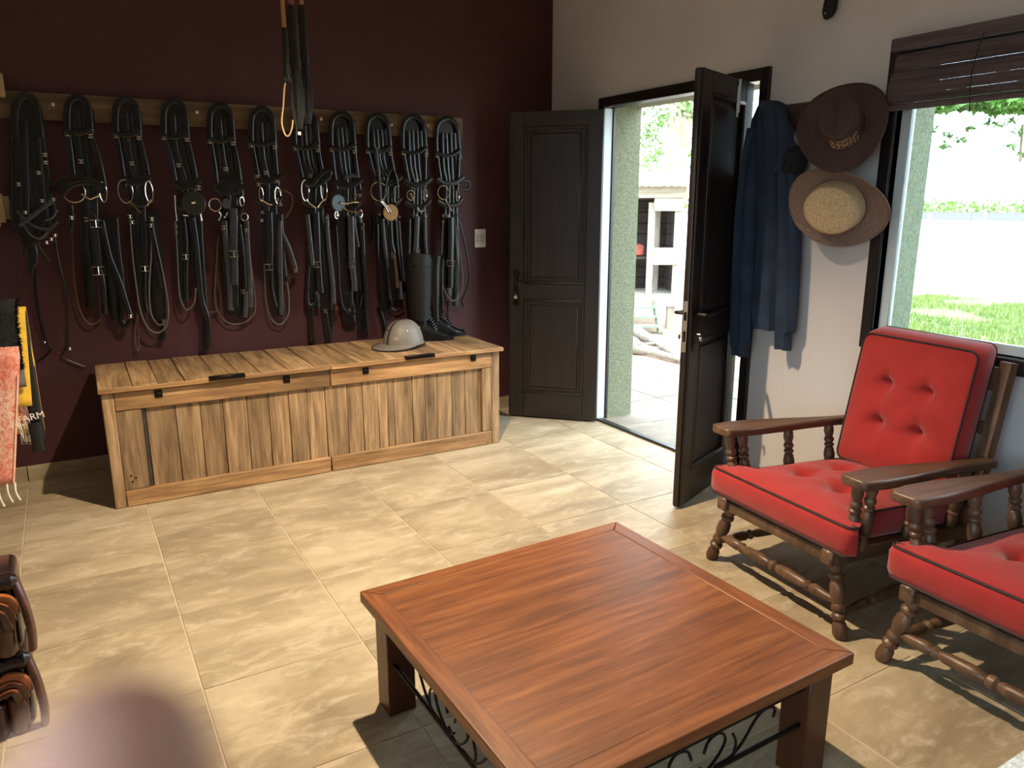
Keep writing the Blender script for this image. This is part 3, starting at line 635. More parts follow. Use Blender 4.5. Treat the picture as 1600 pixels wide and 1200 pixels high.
bar(b, [(532, 317), (542, 318), (552, 316), (560, 316)], 0.006, 0.112); bar(b, [(537, 325), (545, 330), (558, 331)], 0.005, 0.106, 'brass'); bar(b, [(527, 332), (526, 338)]); ring(b, 563, 334, 5, 0.7); ring(b, 526, 336, 5, 0.6); buckle(b, 550, 410, 10, 0.108); buckle(b, 566, 355, 5, 0.106); buckle(b, 546, 483, 4); buckle(b, 555, 304, 4); buckle(b, 562, 304, 4); shift(b); BR.append(b)
# 8
b = bridle(8, 'black bridle with a round tan leather guard on its bit', (592, 298), (622, 300), 16)
straps(b, [hang([(588, 230), (592, 270), (595, 312)], 4, 'leather3', 0.1), hang([(598, 342), (601, 380), (607, 418)], 5, 'leather3', 0.102), hang([(610, 345), (612, 380), (616, 395)], 6, 'leather2', 0.1), hang([(616, 398), (620, 430), (621, 450)], 5, 'brownstrap', 0.1), hang([(623, 345), (626, 390), (631, 440)], 5, 'leather2', 0.098),
   hang([(594, 335), (598, 420), (606, 485)], 15, 'leather', 0.076), hang([(612, 335), (618, 410), (622, 468)], 16, 'leather', 0.074), hang([(590, 350), (591, 420), (594, 468), (602, 484), (611, 480), (612, 468)], 3, 'leather', 0.09), hang([(611, 480), (620, 487), (632, 480)], 3, 'leather', 0.05),
   hang([(601, 300), (606, 275), (614, 264), (621, 285), (622, 310)], 2.4, 'leather2', 0.104), hang([(590, 480), (598, 500), (600, 520)], 7, 'leather', 0.04)])
ring(b, 592, 299, 13, 0.95); ring(b, 619, 304, 12, 0.35); q = onY((610, 332), -0.102); MB().lathe(q, q+V((0, -0.009, 0)), [(0, 0.049), (0.5, 0.051), (1, 0.047)], 24).build('bit_guard', 'tan_disc', b)
bar(b, [(595, 315), (602, 323), (607, 332)], 0.004, 0.115); bar(b, [(597, 314), (606, 324), (612, 333)], 0.004, 0.117); buckle(b, 615, 394, 6, 0.108, h=9); buckle(b, 593, 334, 4); buckle(b, 624, 338, 4); shift(b); BR.append(b)
# 9
b = bridle(9, 'black bridle hanging directly behind the tall boots', (643, 304), (664, 300), 8)
straps(b, [('breastplate_strap', 8.5, [(652, 338), (651, 365), (650, 390)], 0.1, 'leather3'), hang([(650, 392), (652, 420)], 8, 'leather2', 0.096), hang([(664, 342), (665, 380), (669, 412)], 5, 'leather3', 0.098), hang([(640, 342), (639, 400), (638, 450)], 5, 'leather2', 0.095),
   hang([(646, 335), (646, 430), (648, 500)], 15, 'leather', 0.076), hang([(660, 335), (662, 430), (662, 500)], 14, 'leather', 0.074)])
ring(b, 642, 305, 7, 0.9); ring(b, 664, 304, 9, 0.4); bar(b, [(652, 324), (656, 330), (662, 329), (664, 322)], 0.004)
for k in range(4): bar(b, [(640+k*1.5, 303+k*3), (645+k, 304+k*3)], 0.0025, 0.102)
buckle(b, 651, 389, 9, 0.106); buckle(b, 645, 337, 5); buckle(b, 665, 335, 5); shift(b); BR.append(b)
# 10
b = bridle(10, 'black bridle with a small side loop on the last hook near the light switch', (693, 296), (715, 304), 6)
straps(b, [('breastplate_strap', 11, [(705, 340), (705, 375), (704, 408)], 0.1, 'leather2'), hang([(705, 408), (704, 450)], 10, 'leather2', 0.096), hang([(692, 345), (690, 400), (691, 440), (697, 460), (708, 470), (719, 460), (723, 435), (718, 390), (714, 350)], 2.2, 'cord', 0.104),
   hang([(716, 340), (724, 370), (731, 405), (733, 435), (727, 458), (722, 468)], 2.6, 'leather2', 0.06), hang([(716, 286), (727, 282), (734, 287), (731, 296), (718, 295)], 3.4, 'leather', 0.07), hang([(698, 335), (698, 420), (700, 462)], 14, 'leather', 0.076), hang([(712, 335), (713, 420), (712, 478)], 12, 'leather', 0.074),
   hang([(687, 468), (687, 500), (692, 515)], 3.4, 'leather', 0.04), hang([(700, 470), (700, 515)], 3.4, 'leather', 0.045), hang([(722, 465), (724, 478)], 3, 'leather', 0.05)])
ring(b, 693, 301, 10, 0.95); ring(b, 715, 305, 9, 0.4); bar(b, [(696, 312), (701, 321), (706, 330)]); buckle(b, 704, 407, 12, 0.106); buckle(b, 693, 335, 4); buckle(b, 692, 345, 4); buckle(b, 718, 335, 4); shift(b); BR.append(b)

# ------------------------------------------------------------------ light switch, wall block
q = onY((741, 358), 0); sw = thing('light_switch', 'white wall switch plate on the maroon wall beside the door', 'switch', (-0.583, 0, 1.236))
MB().box((0, -0.005, 0), (0.084, 0.010, 0.124), None, 0.003, 2).build('plate', 'white', sw)
for x in (-0.017, 0.017): MB().box((x, -0.012, 0), (0.028, 0.006, 0.056), None, 0.002).build('rocker', 'offwhite', sw)
wb = thing('wall_bracket', 'pale wooden block bracket on the maroon wall beside the knotted bridle', 'bracket', (-3.36, 0, 1.445))
MB().bx(-0.16, 0.055, -0.06, 0, -0.065, 0.078, 0.004).build('block', 'palewood', wb)
MB().bx(0.052, 0.082, -0.045, 0, -0.048, 0.066, 0.003).build('end_piece', 'palewood', wb)
MB().bx(0.018, 0.032, -0.072, -0.06, -0.085, 0.08, 0.002).build('front_strip', 'palewood', wb)
q = onY((2, 134), -0.05); MB().bx(-0.4, 0.012, -0.06, 0.0, -0.055, 0.055, 0.004).build('wall_batten', 'palewood', None, (q.x, -0.026, q.z)).name
tag(bpy.data.objects['wall_batten'], 'pale wooden batten end fixed above the end of the bridle board', 'batten')

# ------------------------------------------------------------------ helmet, boots
q = onZ((634, 541), CH); hz = CH+0.003
hp = thing('polo_helmet', 'grey cloth-covered polo helmet with dark centre stripe on the chest lid', 'helmet', (q.x-0.01, q.y+0.01, hz), math.radians(-158))
# local +x = peak direction
def dome(u, vv, k=1.0):
    a = 2*PI*u; ph = vv*PI/2
    rx, ry, rz = 0.128*k, 0.108*k, 0.150*k
    low = 1+0.05*(1-vv)**3
    return V((rx*math.cos(ph)**0.75*math.cos(a)*low, ry*math.cos(ph)**0.75*math.sin(a)*low, 0.012+rz*math.sin(ph)**0.92)) if ph < PI/2-1e-6 else V((0, 0, 0.012+rz))
MB().surf(lambda u, v_: dome(u, v_*0.999), 40, 16, True).build('shell', 'grey_cap', hp)
def brim(u, v_):
    a = 2*PI*u; out = 0.010+0.070*max(0, math.cos(a))**1.2
    base = dome(u, 0.0); d = V((math.cos(a), math.sin(a), 0)); rr = v_*out
    return base+d*rr+V((0, 0, 0.012-0.022*v_*(0.4+0.6*max(0, math.cos(a)))))
pk = MB().surf(brim, 40, 5, True).build('peak', 'grey_cap', hp)
MB().tube([brim(k/40, 1.0) for k in range(40)], 0.0035, 6, True).build('brim_edge', 'piping', pk)
MB().surf(lambda u, v_: (dome(0.0, 0.04+1.919*u, 1.012) if u <= 0.5 else dome(0.5, 0.04+1.919*(1-u), 1.012))+V((0, (v_-0.5)*0.017, 0.0)), 40, 2).build('centre_stripe', 'grey_dark', hp)
def outward(u, v_): 
    p = dome(u, v_, 1.0); c = V((0, 0, 0.04)); return (p-c).normalized()
for u in (0.19, 0.96, 0.40, 0.80):
    p = dome(u, 0.42, 1.0); nn = outward(u, 0.42); MB().lathe(p, p+nn*0.004, [(0, 0.0075), (0.7, 0.0075), (1, 0.004)], 12).build('eyelet', 'steel', hp)
def text_mesh(txt, size, mt, name, parent, origin, xdir, ydir, ext=0.0006):
    cu = bpy.data.curves.new(name, 'FONT'); cu.body = txt; cu.size = size; cu.extrude = ext; cu.align_x = 'CENTER'
    to = bpy.data.objects.new(name, cu); COL.objects.link(to); bpy.context.view_layer.update()
    me = bpy.data.meshes.new_from_object(to.evaluated_get(bpy.context.evaluated_depsgraph_get())); bpy.data.objects.remove(to)
    X_, Y_ = V(xdir).normalized(), V(ydir).normalized(); Z_ = X_.cross(Y_).normalized(); Y_ = Z_.cross(X_)
    me.transform(Matrix.Translation(V(origin)) @ Matrix((X_, Y_, Z_)).transposed().to_4x4())
    me.materials.clear(); me.materials.append(M[mt]); return place(name, me, parent)
u = 0.088; p = dome(u, 0.17, 1.006); nn = outward(u, 0.17); xd = V((0, 0, 1)).cross(V((nn.x, nn.y, 0))).normalized()
text_mesh('I.A.', 0.024, 'thread', 'initials', hp, p+nn*0.002, xd, (0, 0, 1))

q = onZ((660, 533), CH)
tdir = V((0.93, -0.36, 0)).normalized()
def boot(label, loc, rz, gaiter):
    r = thing('riding_boot', label, 'boot', loc, rz, 'tall riding boots on the chest')
    H = 0.50
    prof = [(0.0, 0.045, 0.036, 0.0), (0.05, 0.044, 0.036, 0.0), (0.10, 0.044, 0.038, -0.004), (0.16, 0.048, 0.043, -0.008), (0.26, 0.060, 0.052, -0.012), (0.36, 0.066, 0.057, -0.012), (0.44, 0.065, 0.058, -0.008), (H, 0.070, 0.062, -0.002)]
    n_ = 20
    rs = [[V((cx+rx*math.cos(2*PI*k/n_), ry*math.sin(2*PI*k/n_), 0.028+z)) for k in range(n_)] for z, rx, ry, cx in prof]
    MB().rings(rs).build('shaft', 'leather', r)
    foot = []
    for t in [k/12 for k in range(13)]:
        x = -0.052+0.245*t; hgt = 0.085*(1-t)**0.8+0.052*(1-abs(2*t-1)**2)**0.5*0.6+0.022 if t < 1 else 0.02
        hgt = max(0.02, 0.115*(1-min(1, t*1.35))**1.3+0.056*(1-t**4)); w = 0.036+0.012*math.sin(PI*min(1, t*1.1))-0.026*max(0, t-0.75)**1.2*4*0.5
        w = max(0.012, w)
        foot.append([V((x, w*math.cos(a), 0.018+max(0, hgt*math.sin(a)))) for a in [PI*k/10 for k in range(11)]])
    MB().rings(foot).build('foot', 'leather', r)
    sole = [V((-0.058+0.262*t, s_*(0.040+0.012*math.sin(PI*min(1, t*1.1))-0.03*max(0, t-0.8)*5*0.6), 0)) for s_, ts in ((1, range(0, 13)), (-1, range(12, -1, -1))) for t in [k/12 for k in ts]]
    MB().prism(sole, (0, 0, 0.019)).build('sole', 'iron', r)
    MB().bx(-0.058, 0.02, -0.036, 0.036, 0.0, 0.026, 0.004).build('heel', 'iron', r)
    m = MB()
    for k in range(6):
        z = 0.075+k*0.016; x = 0.052+0.045*(1-k/6)
        m.tube(cr([(x-0.01, -0.034, z-0.012), (x+0.010, 0, z+0.008), (x-0.01, 0.034, z-0.012)], 4), 0.003, 5)
    m.build('lacing', 'leather2', r)
    MB().tube([(0.062, -0.006, 0.12), (0.054, -0.004, 0.30), (0.066, -0.004, 0.50)], 0.004, 6).build('front_seam', 'leather2', r)
    if gaiter:
        gs = [[V((-0.006+rx*math.cos(2*PI*k/n_), ry*math.sin(2*PI*k/n_), z)) for k in range(n_)] for z, rx, ry in ((0.13, 0.064, 0.058), (0.30, 0.076, 0.068), (0.44, 0.082, 0.074), (0.51, 0.086, 0.080), (0.545, 0.074, 0.07))]
        MB().rings(gs).build('gaiter', 'girth', r)
        for a in (-1.9, -0.75): MB().lathe((-0.006+0.081*math.cos(a), 0.073*math.sin(a), 0.475), (-0.006+0.088*math.cos(a), 0.080*math.sin(a), 0.475), [(0, 0.012), (0.6, 0.012), (0.8, 0.007), (1, 0.007)], 12).build('stud', 'darkmetal', r)
    return r
rzb = math.atan2(tdir.y, tdir.x)
boot('tall black riding boot with studded gaiter standing behind the grey helmet', (q.x+0.015, q.y+0.045, CH), rzb, True)
boot('tall black laced riding boot against the maroon wall behind the gaitered boot', (q.x+0.15, q.y+0.135, CH), rzb+0.05, False)

# ------------------------------------------------------------------ coffee table
TH = 0.365
tc = [onZ(p, TH) for p in ((568, 922), (967, 813), (1331, 1022))]
tcx, tcy = (tc[0]+tc[2]).x/2, (tc[0]+tc[2]).y/2
tl = (tc[1]-tc[0]).length; tdp = (tc[1]-tc[2]).length
trz = math.atan2((tc[1]-tc[0]).y, (tc[1]-tc[0]).x)
ct = thing('coffee_table', 'low square brown wooden coffee table with wrought-iron scrolls under the top', 'table', (tcx, tcy, 0), trz)
a, b2 = tl/2, tdp/2
bw = 0.055
MB().bx(-a+bw, a-bw, -b2+bw, b2-bw, TH-0.03, TH-0.0015).build('top_panel', 'tabx', ct)
def mitre(p0, p1, p2, p3, mt): MB().prism([(*p0, TH-0.034), (*p1, TH-0.034), (*p2, TH-0.034), (*p3, TH-0.034)], (0, 0, 0.034)).build('border_board', mt, ct)
g_ = 0.0006
for sgn in (-1, 1):
    mitre((-a+g_, sgn*b2), (a-g_, sgn*b2), (a-bw-g_, sgn*(b2-bw)), (-a+bw+g_, sgn*(b2-bw)), 'tabx')
    mitre((sgn*a, -b2+g_), (sgn*a, b2-g_), (sgn*(a-bw), b2-bw-g_), (sgn*(a-bw), -b2+bw+g_), 'taby')
for o in list(ct.children):
    if o.name.startswith('border_board'):
        md = o.modifiers.new('edge', 'BEVEL'); md.width = 0.0035; md.segments = 2; md.limit_method = 'ANGLE'
lg = 0.086; ins = 0.032
for sx in (-1, 1):
    for sy in (-1, 1):
        MB().bx(sx*(a-ins), sx*(a-ins-lg), sy*(b2-ins), sy*(b2-ins-lg), 0, TH-0.034, 0.003).build('leg', 'tabz', ct)
def side_frame(length, rot, dist):
    """apron, two iron bars and a scroll on one side; drawn along x at y=-dist, then turned"""
    R3 = Matrix.Rotation(rot, 4, 'Z'); h = length/2-ins-lg
    def fin(m, nm, mt):
        me = m.mesh(nm, mt); me.transform(R3); return place(nm, me, ct)
    fin(MB().bx(-h, h, -dist-0.004, -dist+0.022, TH-0.072, TH-0.034, 0.002), 'apron', 'tabz')
    y = -dist+0.004
    for z in (0.272, 0.165): fin(MB().tube([(-h, y, z), (h, y, z)], 0.0065, 8), 'iron_bar', 'iron')
    for s_ in (-1, 1):
        def sp(pts): return cr([(s_*px_, y, pz) for px_, pz in pts], 5)
        m = MB().tube(sp([(0.015, 0.19), (0.0, 0.175), (0.03, 0.172), (0.07, 0.20), (0.09, 0.235), (0.07, 0.262), (0.035, 0.255), (0.02, 0.225)]), 0.004, 6)
        m.tube(sp([(0.06, 0.173), (0.11, 0.176), (0.15, 0.20), (0.20, 0.255), (0.24, 0.265), (0.262, 0.25), (0.258, 0.23)]), 0.004, 6)
        m.tube(sp([(0.12, 0.176), (0.128, 0.21), (0.115, 0.24)]), 0.0035, 6)
        fin(m, 'scroll', 'iron')
for k in range(4): side_frame((tl, tdp)[k % 2], k*PI/2, (b2, a)[k % 2]-ins-0.02)

# ------------------------------------------------------------------ armchairs
def cushion(fn, nu, nv, name, par, mt='red'): return MB().surf(fn, nu, nv).build(name, mt, par, sharp=80)
def pillow(name, par, w, d, t, frame, tufts, crown=0.022, notch=None):
    """box cushion: w across, d long, t thick. frame(x,y,z) -> local point. tufts: list of (x,y) in units."""
    m = MB(); NX, NY = 34, 34
    def edge(x, y):
        # rounded plan outline; notch narrows the rear part of a T cushion
        ww = w
        if notch and y > notch[0]: ww = w-notch[1]*min(1, (y-notch[0])/0.03)
        return ww
    def top(i, j):
        sx, sy = 2*i/NX-1, 2*j/NY-1
        y = sy*d/2; x = sx*edge(0, y)/2
        r_ = 0.035                                # corner rounding
        cxn = max(0, abs(sx)*edge(0, y)/2-(edge(0, y)/2-r_))/r_; cyn = max(0, abs(y)-(d/2-r_))/r_
        L_ = math.hypot(cxn, cyn)
        if L_ > 1:
            x = math.copysign(edge(0, y)/2-r_+r_*cxn/L_, x); y = math.copysign(d/2-r_+r_*cyn/L_, y)
        bulge = crown*(1-sx**4)*(1-sy**4)
        for tx, ty in tufts:
            dd = (sx-tx)**2*(w/d)**2+(sy-ty)**2
            bulge -= 0.034*math.exp(-dd/0.008)+0.022*math.exp(-dd/0.06)
            bulge -= 0.007*(math.exp(-((sx-tx)/0.05)**2)*math.exp(-((sy-ty)/0.45)**2)+math.exp(-((sy-ty)/0.05)**2)*math.exp(-((sx-tx)/0.45)**2))*(1-sx**4)*(1-sy**4)
        # pleats between tufts
        bulge += 0.006*math.sin(9*sx+3*sy)*math.sin(7*sy)*(1-sx**2)*(1-sy**2)
        return x, y, bulge
    bot, tp = [], []
    G = [[None]*(NY+1) for _ in range(NX+1)]; Bm = [[None]*(NY+1) for _ in range(NX+1)]
    for i in range(NX+1):
        for j in range(NY+1):
            x, y, b_ = top(i, j)
            G[i][j] = m.bm.verts.new(frame(x, y, t/2+b_)); Bm[i][j] = m.bm.verts.new(frame(x, y, -t/2-0.4*max(b_, 0)))
    for i in range(NX):
        for j in range(NY):
            m.bm.faces.new((G[i][j], G[i+1][j], G[i+1][j+1], G[i][j+1])); m.bm.faces.new((Bm[i][j], Bm[i][j+1], Bm[i+1][j+1], Bm[i+1][j]))
    loop = [(i, 0) for i in range(NX)]+[(NX, j) for j in range(NY)]+[(i, NY) for i in range(NX, 0, -1)]+[(0, j) for j in range(NY, 0, -1)]
    mids = []
    for (i, j) in loop:
        x, y, b_ = top(i, j); n_ = V((x/(w/2), y/(d/2), 0)); n_ = V((n_.x**5, n_.y**5, 0)); n_ = n_.normalized() if n_.length > 1e-6 else V((0, 0, 0))
        mids.append([m.bm.verts.new(frame(x+n_.x*0.010, y+n_.y*0.010, zz)) for zz in (t*0.28, -t*0.28)])
    for k in range(len(loop)):
        k2 = (k+1) % len(loop); (i, j), (i2, j2) = loop[k], loop[k2]
        m.bm.faces.new((G[i][j], mids[k][0], mids[k2][0], G[i2][j2])); m.bm.faces.new((mids[k][0], mids[k][1], mids[k2][1], mids[k2][0])); m.bm.faces.new((mids[k][1], Bm[i][j], Bm[i2][j2], mids[k2][1]))
    o = m.build(name, 'red', par, sharp=70)
    for zz in (t/2, -t/2):
        pts = [frame(*top(i, j)[:2], zz+0.001) for i, j in loop]
        MB().tube(pts, 0.0048, 6, True).build('piping', 'piping', o)
    for tx, ty in tufts:
        sx, sy = tx, ty; x, y, b_ = top(round((sx+1)/2*NX), round((sy+1)/2*NY))
        p0, p1 = frame(x, y, t/2+b_-0.004), frame(x, y, t/2+b_+0.005)
        MB().lathe(p0, p1, [(0, 0.010), (0.6, 0.010), (1, 0.004)], 10).build('button', 'red', o)
    return o
TURN = [(0, 0.016), (0.05, 0.019), (0.13, 0.021), (0.20, 0.015), (0.22, 0.021), (0.245, 0.021), (0.265, 0.015), (0.33, 0.021), (0.45, 0.024), (0.56, 0.019), (0.585, 0.014), (0.61, 0.021), (0.64, 0.021), (0.665, 0.014), (0.70, 0.021), (0.74, 0.021), (0.77, 0.015), (0.86, 0.021), (0.95, 0.02), (1, 0.017)]
LEG = [(0, 0.019), (0.06, 0.026), (0.16, 0.025), (0.22, 0.018), (0.25, 0.026), (0.29, 0.026), (0.32, 0.018), (0.36, 0.025), (0.40, 0.025), (0.43, 0.02), (0.55, 0.028), (0.66, 0.026), (0.72, 0.018), (0.755, 0.027), (0.79, 0.027), (0.82, 0.018), (0.86, 0.026), (0.92, 0.026), (1, 0.024)]
STR = [(0, 0.010), (0.12, 0.019), (0.18, 0.021), (0.20, 0.014), (0.22, 0.022), (0.24, 0.014), (0.27, 0.019), (0.40, 0.022), (0.455, 0.018), (0.47, 0.013), (0.485, 0.022), (0.515, 0.022), (0.53, 0.013), (0.545, 0.018), (0.60, 0.022), (0.73, 0.019), (0.76, 0.014), (0.78, 0.022), (0.80, 0.014), (0.82, 0.021), (0.88, 0.019), (1, 0.010)]
def armchair(label, loc, rz, tufts_seat):
    """local: faces -x (front edge at x=0), y to its right-hand neighbour; origin at floor midway between front feet"""
    r = thing('armchair', label, 'armchair', loc, rz, 'red cushioned armchairs along the window wall')
    # front legs (splayed), back posts
    for s in (-1, 1):
        MB().lathe((0, s*0.34, 0), (0.03, s*0.262, 0.268), LEG, 14).build('leg', 'chairz', r)
        P = [V((0.78, s*0.255, 0.0)), V((0.715, s*0.268, 0.24)), V((0.735, s*0.285, 0.45)), V((0.80, s*0.292, 0.90))]
        MB().strap(cr(P, 5), 0.052, 0.034, (-1, 0, 0)).build('back_post', 'chairz', r)
    # seat frame
    for s in (-1, 1): MB().box((0.36, s*0.268, 0.262), (0.78, 0.05, 0.055), Matrix.Rotation(0.05, 3, 'Y'), 0.006).build('side_rail', 'chair', r)
    MB().bx(-0.01, 0.045, -0.30, 0.30, 0.25, 0.296, 0.008, 2).build('front_rail', 'chairz', r)
    MB().bx(0.66, 0.70, -0.243, 0.243, 0.21, 0.26, 0.005).build('rear_rail', 'chairz', r)
    for k in range(5):
        x = 0.09+k*0.125; MB().bx(x, x+0.08, -0.245, 0.245, 0.262-0.05*(x-0.36)*1, 0.278-0.05*(x-0.36), 0.003).build('seat_slat', 'chairz', r)
    # stretchers
    MB().lathe((0.012, -0.305, 0.118), (0.012, 0.305, 0.118), STR, 12).build('stretcher', 'chairz', r)
    for s in (-1, 1): MB().lathe((0.016, s*0.318, 0.085), (0.755, s*0.26, 0.10), STR, 12).build('stretcher', 'chairz', r)
    # arms with turned posts
    for s in (-1, 1):
        out = [(-0.012, -0.040), (0.0, -0.058), (0.09, -0.068), (0.22, -0.064), (0.36, -0.048), (0.50, -0.034), (0.60, -0.028), (0.735, -0.026), (0.735, 0.022), (0.60, 0.026), (0.45, 0.036), (0.30, 0.052), (0.12, 0.060), (0.0, 0.050), (-0.012, 0.032)]
        ya = s*0.322
        pl = [V((x, ya+s*y_*1.0*-1, 0.556-0.045*max(0.0, x/0.735)**1.2)) for x, y_ in out]
        m = MB(); m.prism(pl, (0, 0, 0.034)); o = m.build('arm', 'chair', r)
        md = o.modifiers.new('edge', 'BEVEL'); md.width = 0.008; md.segments = 2; md.limit_method = 'ANGLE'
        for x, dx in ((0.035, -0.03), (0.105, -0.02)):
            MB().lathe((x-dx, s*0.285, 0.285), (x, s*0.318, 0.558), TURN, 12).build('arm_post', 'chairz', r)
        for x in (0.36, 0.60): MB().lathe((x, s*0.283, 0.285), (x, s*0.316, 0.545-0.03*x), TURN, 12).build('arm_post', 'chairz', r)
    # back slats
    for z, h_ in ((0.83, 0.09), (0.64, 0.05), (0.46, 0.05)):
        xb_ = 0.735+0.065*(z-0.45)/0.45
        pts = [V((xb_+0.02*(1-(2*k/10-1)**2), -0.285+0.57*k/10, z)) for k in range(11)]
        MB().strap(pts, h_, 0.018, (-1, 0, 0)).build('back_rail', 'chairz', r)
    # cushions
    def fs(x, y, z): return V((0.31+y*0.998, x, 0.345+z-0.055*y))
    pillow('seat_cushion', r, 0.70, 0.66, 0.105, fs, tufts_seat, 0.045, (-0.24, 0.19))
    al = math.radians(78); ca, sa = math.cos(al), math.sin(al)
    def fb(x, y, z): return V((0.690+ca*y*0.9-sa*z, x, 0.68+sa*y+ca*0.0-ca*z))
    pillow('back_cushion', r, 0.50, 0.55, 0.105, fb, [(-0.36, -0.30), (0.36, -0.30), (-0.36, 0.30), (0.36, 0.30)], 0.036)
    return r
t4 = [(-0.36, -0.26), (0.36, -0.26), (-0.33, 0.36), (0.33, 0.36)]
A, B_ = onZ((1110, 872), 0), onZ((1313, 998), 0)
armchair('red cushioned wooden armchair standing beside the open door and coats', ((A.x+B_.x)/2, (A.y+B_.y)/2, 0), -math.atan2(A.x-B_.x, A.y-B_.y), t4)
A2 = onZ((1373, 1032), 0)
armchair('red cushioned wooden armchair standing farther from the door, beside the first', (A2.x+0.0, A2.y-0.34, 0), -0.03, t4)

# ------------------------------------------------------------------ coat board, jacket, hats, cap on the right wall
cb = thing('coat_rack', 'red-brown wooden coat board behind the hats on the plaster wall', 'rack', (0, -2.2, 1.86))
MB().bx(-0.022, 0, -0.33, 0.25, -0.075, 0.07, 0.003).build('board', 'brownboard', cb)
for y in (0.16, -0.02, -0.2): MB().tube(cr([(-0.02, y, -0.02), (-0.075, y, -0.03), (-0.10, y, 0.0), (-0.105, y, 0.025)], 4), 0.007, 7).build('hook', 'darkmetal', cb)
for y in (-0.10, -0.22): MB().tube(cr([(-0.02, y, -0.06), (-0.03, y, -0.12), (-0.06, y-0.02, -0.17), (-0.07, y-0.04, -0.20)], 4), lambda i: 0.016-0.0006*i, 8).build('peg', 'palewood', cb)
jk = thing('hooded_jacket', 'navy blue hooded jacket hanging on the coat board beside the open door leaf', 'jacket', (0, -2.04, 0.78))
JO = V((0, -2.04, 0.78))
def jloft(rows, name, thick, phase, par, x0=-0.055):
    """rows: (ypx, xl, xr) silhouette at the wall; front bulges into the room with folds"""
    rs = []
    R2 = []
    for k in range(len(rows)-1):
        for j in range(4):
            t = j/4; R2.append(tuple(rows[k][q]*(1-t)+rows[k+1][q]*t for q in range(3)))
    R2.append(rows[-1])
    for idx, (yp, xl, xr) in enumerate(R2):
        a_, b_ = onX((xl, yp), x0), onX((xr, yp), x0); c_ = (a_+b_)/2; h_ = (a_-b_).length/2; n_ = 28; ring_ = []
        tt = idx/(len(R2)-1)
        for k in range(n_):
            an = 2*PI*k/n_
            yy = h_*math.cos(an); xx = thick*math.sin(an)*(0.55+0.45*math.sin(PI*min(1, tt*1.6+0.12)))
            fold = 0.010*math.sin(an*5+phase+tt*2.0)+0.006*math.sin(an*9+phase*2-tt*3)
            ring_.append(V((x0-xx-(fold if math.sin(an) > 0 else 0), c_.y+yy, c_.z))-JO)
        rs.append(ring_)
    return MB().rings(rs).build(name, 'navy', par, sharp=75)
jb = jloft([(158, 1199, 1212), (164, 1190, 1222), (185, 1181, 1229), (215, 1176, 1236), (260, 1173, 1240), (320, 1170, 1236), (400, 1168, 1222), (470, 1172, 1216), (500, 1176, 1215), (514, 1178, 1213)], 'body', 0.072, 0.3, jk, -0.07)
jloft([(190, 1216, 1234), (230, 1216, 1243), (300, 1214, 1250), (400, 1212, 1249), (470, 1212, 1245), (515, 1212, 1242), (522, 1213, 1236), (546, 1213, 1235)], 'sleeve', 0.045, 1.1, jk, -0.085)
jloft([(200, 1172, 1190), (250, 1163, 1188), (330, 1152, 1182), (420, 1144, 1178), (490, 1140, 1174), (535, 1142, 1172), (543, 1146, 1168), (556, 1147, 1167)], 'sleeve', 0.045, 2.4, jk, -0.12)
jloft([(160, 1198, 1214), (176, 1188, 1224), (215, 1186, 1230), (255, 1192, 1226), (272, 1202, 1214)], 'hood', 0.03, 0.9, jk, -0.135)
def hat(name, label, center, axis, rollv, brim_r, crown_r, crown_h, mats, bands, curl, asp=1.0, crease=0.0):
    """axis: direction of the crown; rollv: hat's front"""
    Zv = V(axis).normalized(); Xv = (V(rollv)-Zv*V(rollv).dot(Zv)).normalized(); Yv = Zv.cross(Xv)
    r = thing(name, label, 'hat', center)
    def P(x, y, z): return Xv*x+Yv*y+Zv*z
    def crown(u, v_):
        a_ = 2*PI*u; rr = crown_r*(1-0.12*v_) if v_ < 0.72 else crown_r*(1-0.12*0.72)*max(0.0, math.cos((v_-0.72)/0.28*PI/2))**0.55
        z = crown_h*min(1, v_/0.72*0.86) if v_ < 0.72 else crown_h*(0.86+0.14*math.sin((v_-0.72)/0.28*PI/2))
        x, y = rr*1.12*math.cos(a_), rr*math.sin(a_)
        if crease and v_ > 0.4: z -= crease*math.exp(-(y/(crown_r*0.35))**2)*(v_-0.4)/0.6
        if crease: y *= 1-0.22*max(0, math.cos(a_))*min(1, v_*1.2)
        return P(x, y, z)
    def brim_(u, v_):
        a_ = 2*PI*u; rr = crown_r+(brim_r-crown_r)*v_
        x, y = rr*1.08*math.cos(a_), rr*math.sin(a_)*asp
        return P(x, y, curl*(v_**1.6)*(math.sin(a_)**2)-0.010*v_*math.cos(a_)**2)
    MB().surf(lambda u, v_: crown(u, v_), 36, 18, True).build('crown', mats[0], r, sharp=80)
    bo = MB().surf(brim_, 48, 8, True).build('brim', mats[1], r, sharp=80)
    sd_ = bo.modifiers.new('thick', 'SOLIDIFY'); sd_.thickness = 0.004
    MB().tube([brim_(k/48, 1) for k in range(48)], 0.003, 6, True).build('brim_edge', mats[1], bo)
    MB().tube([crown(k/36, 0.04) for k in range(36)], 0.0042, 6, True).build('hat_band', bands, r)
    return r, crown, P
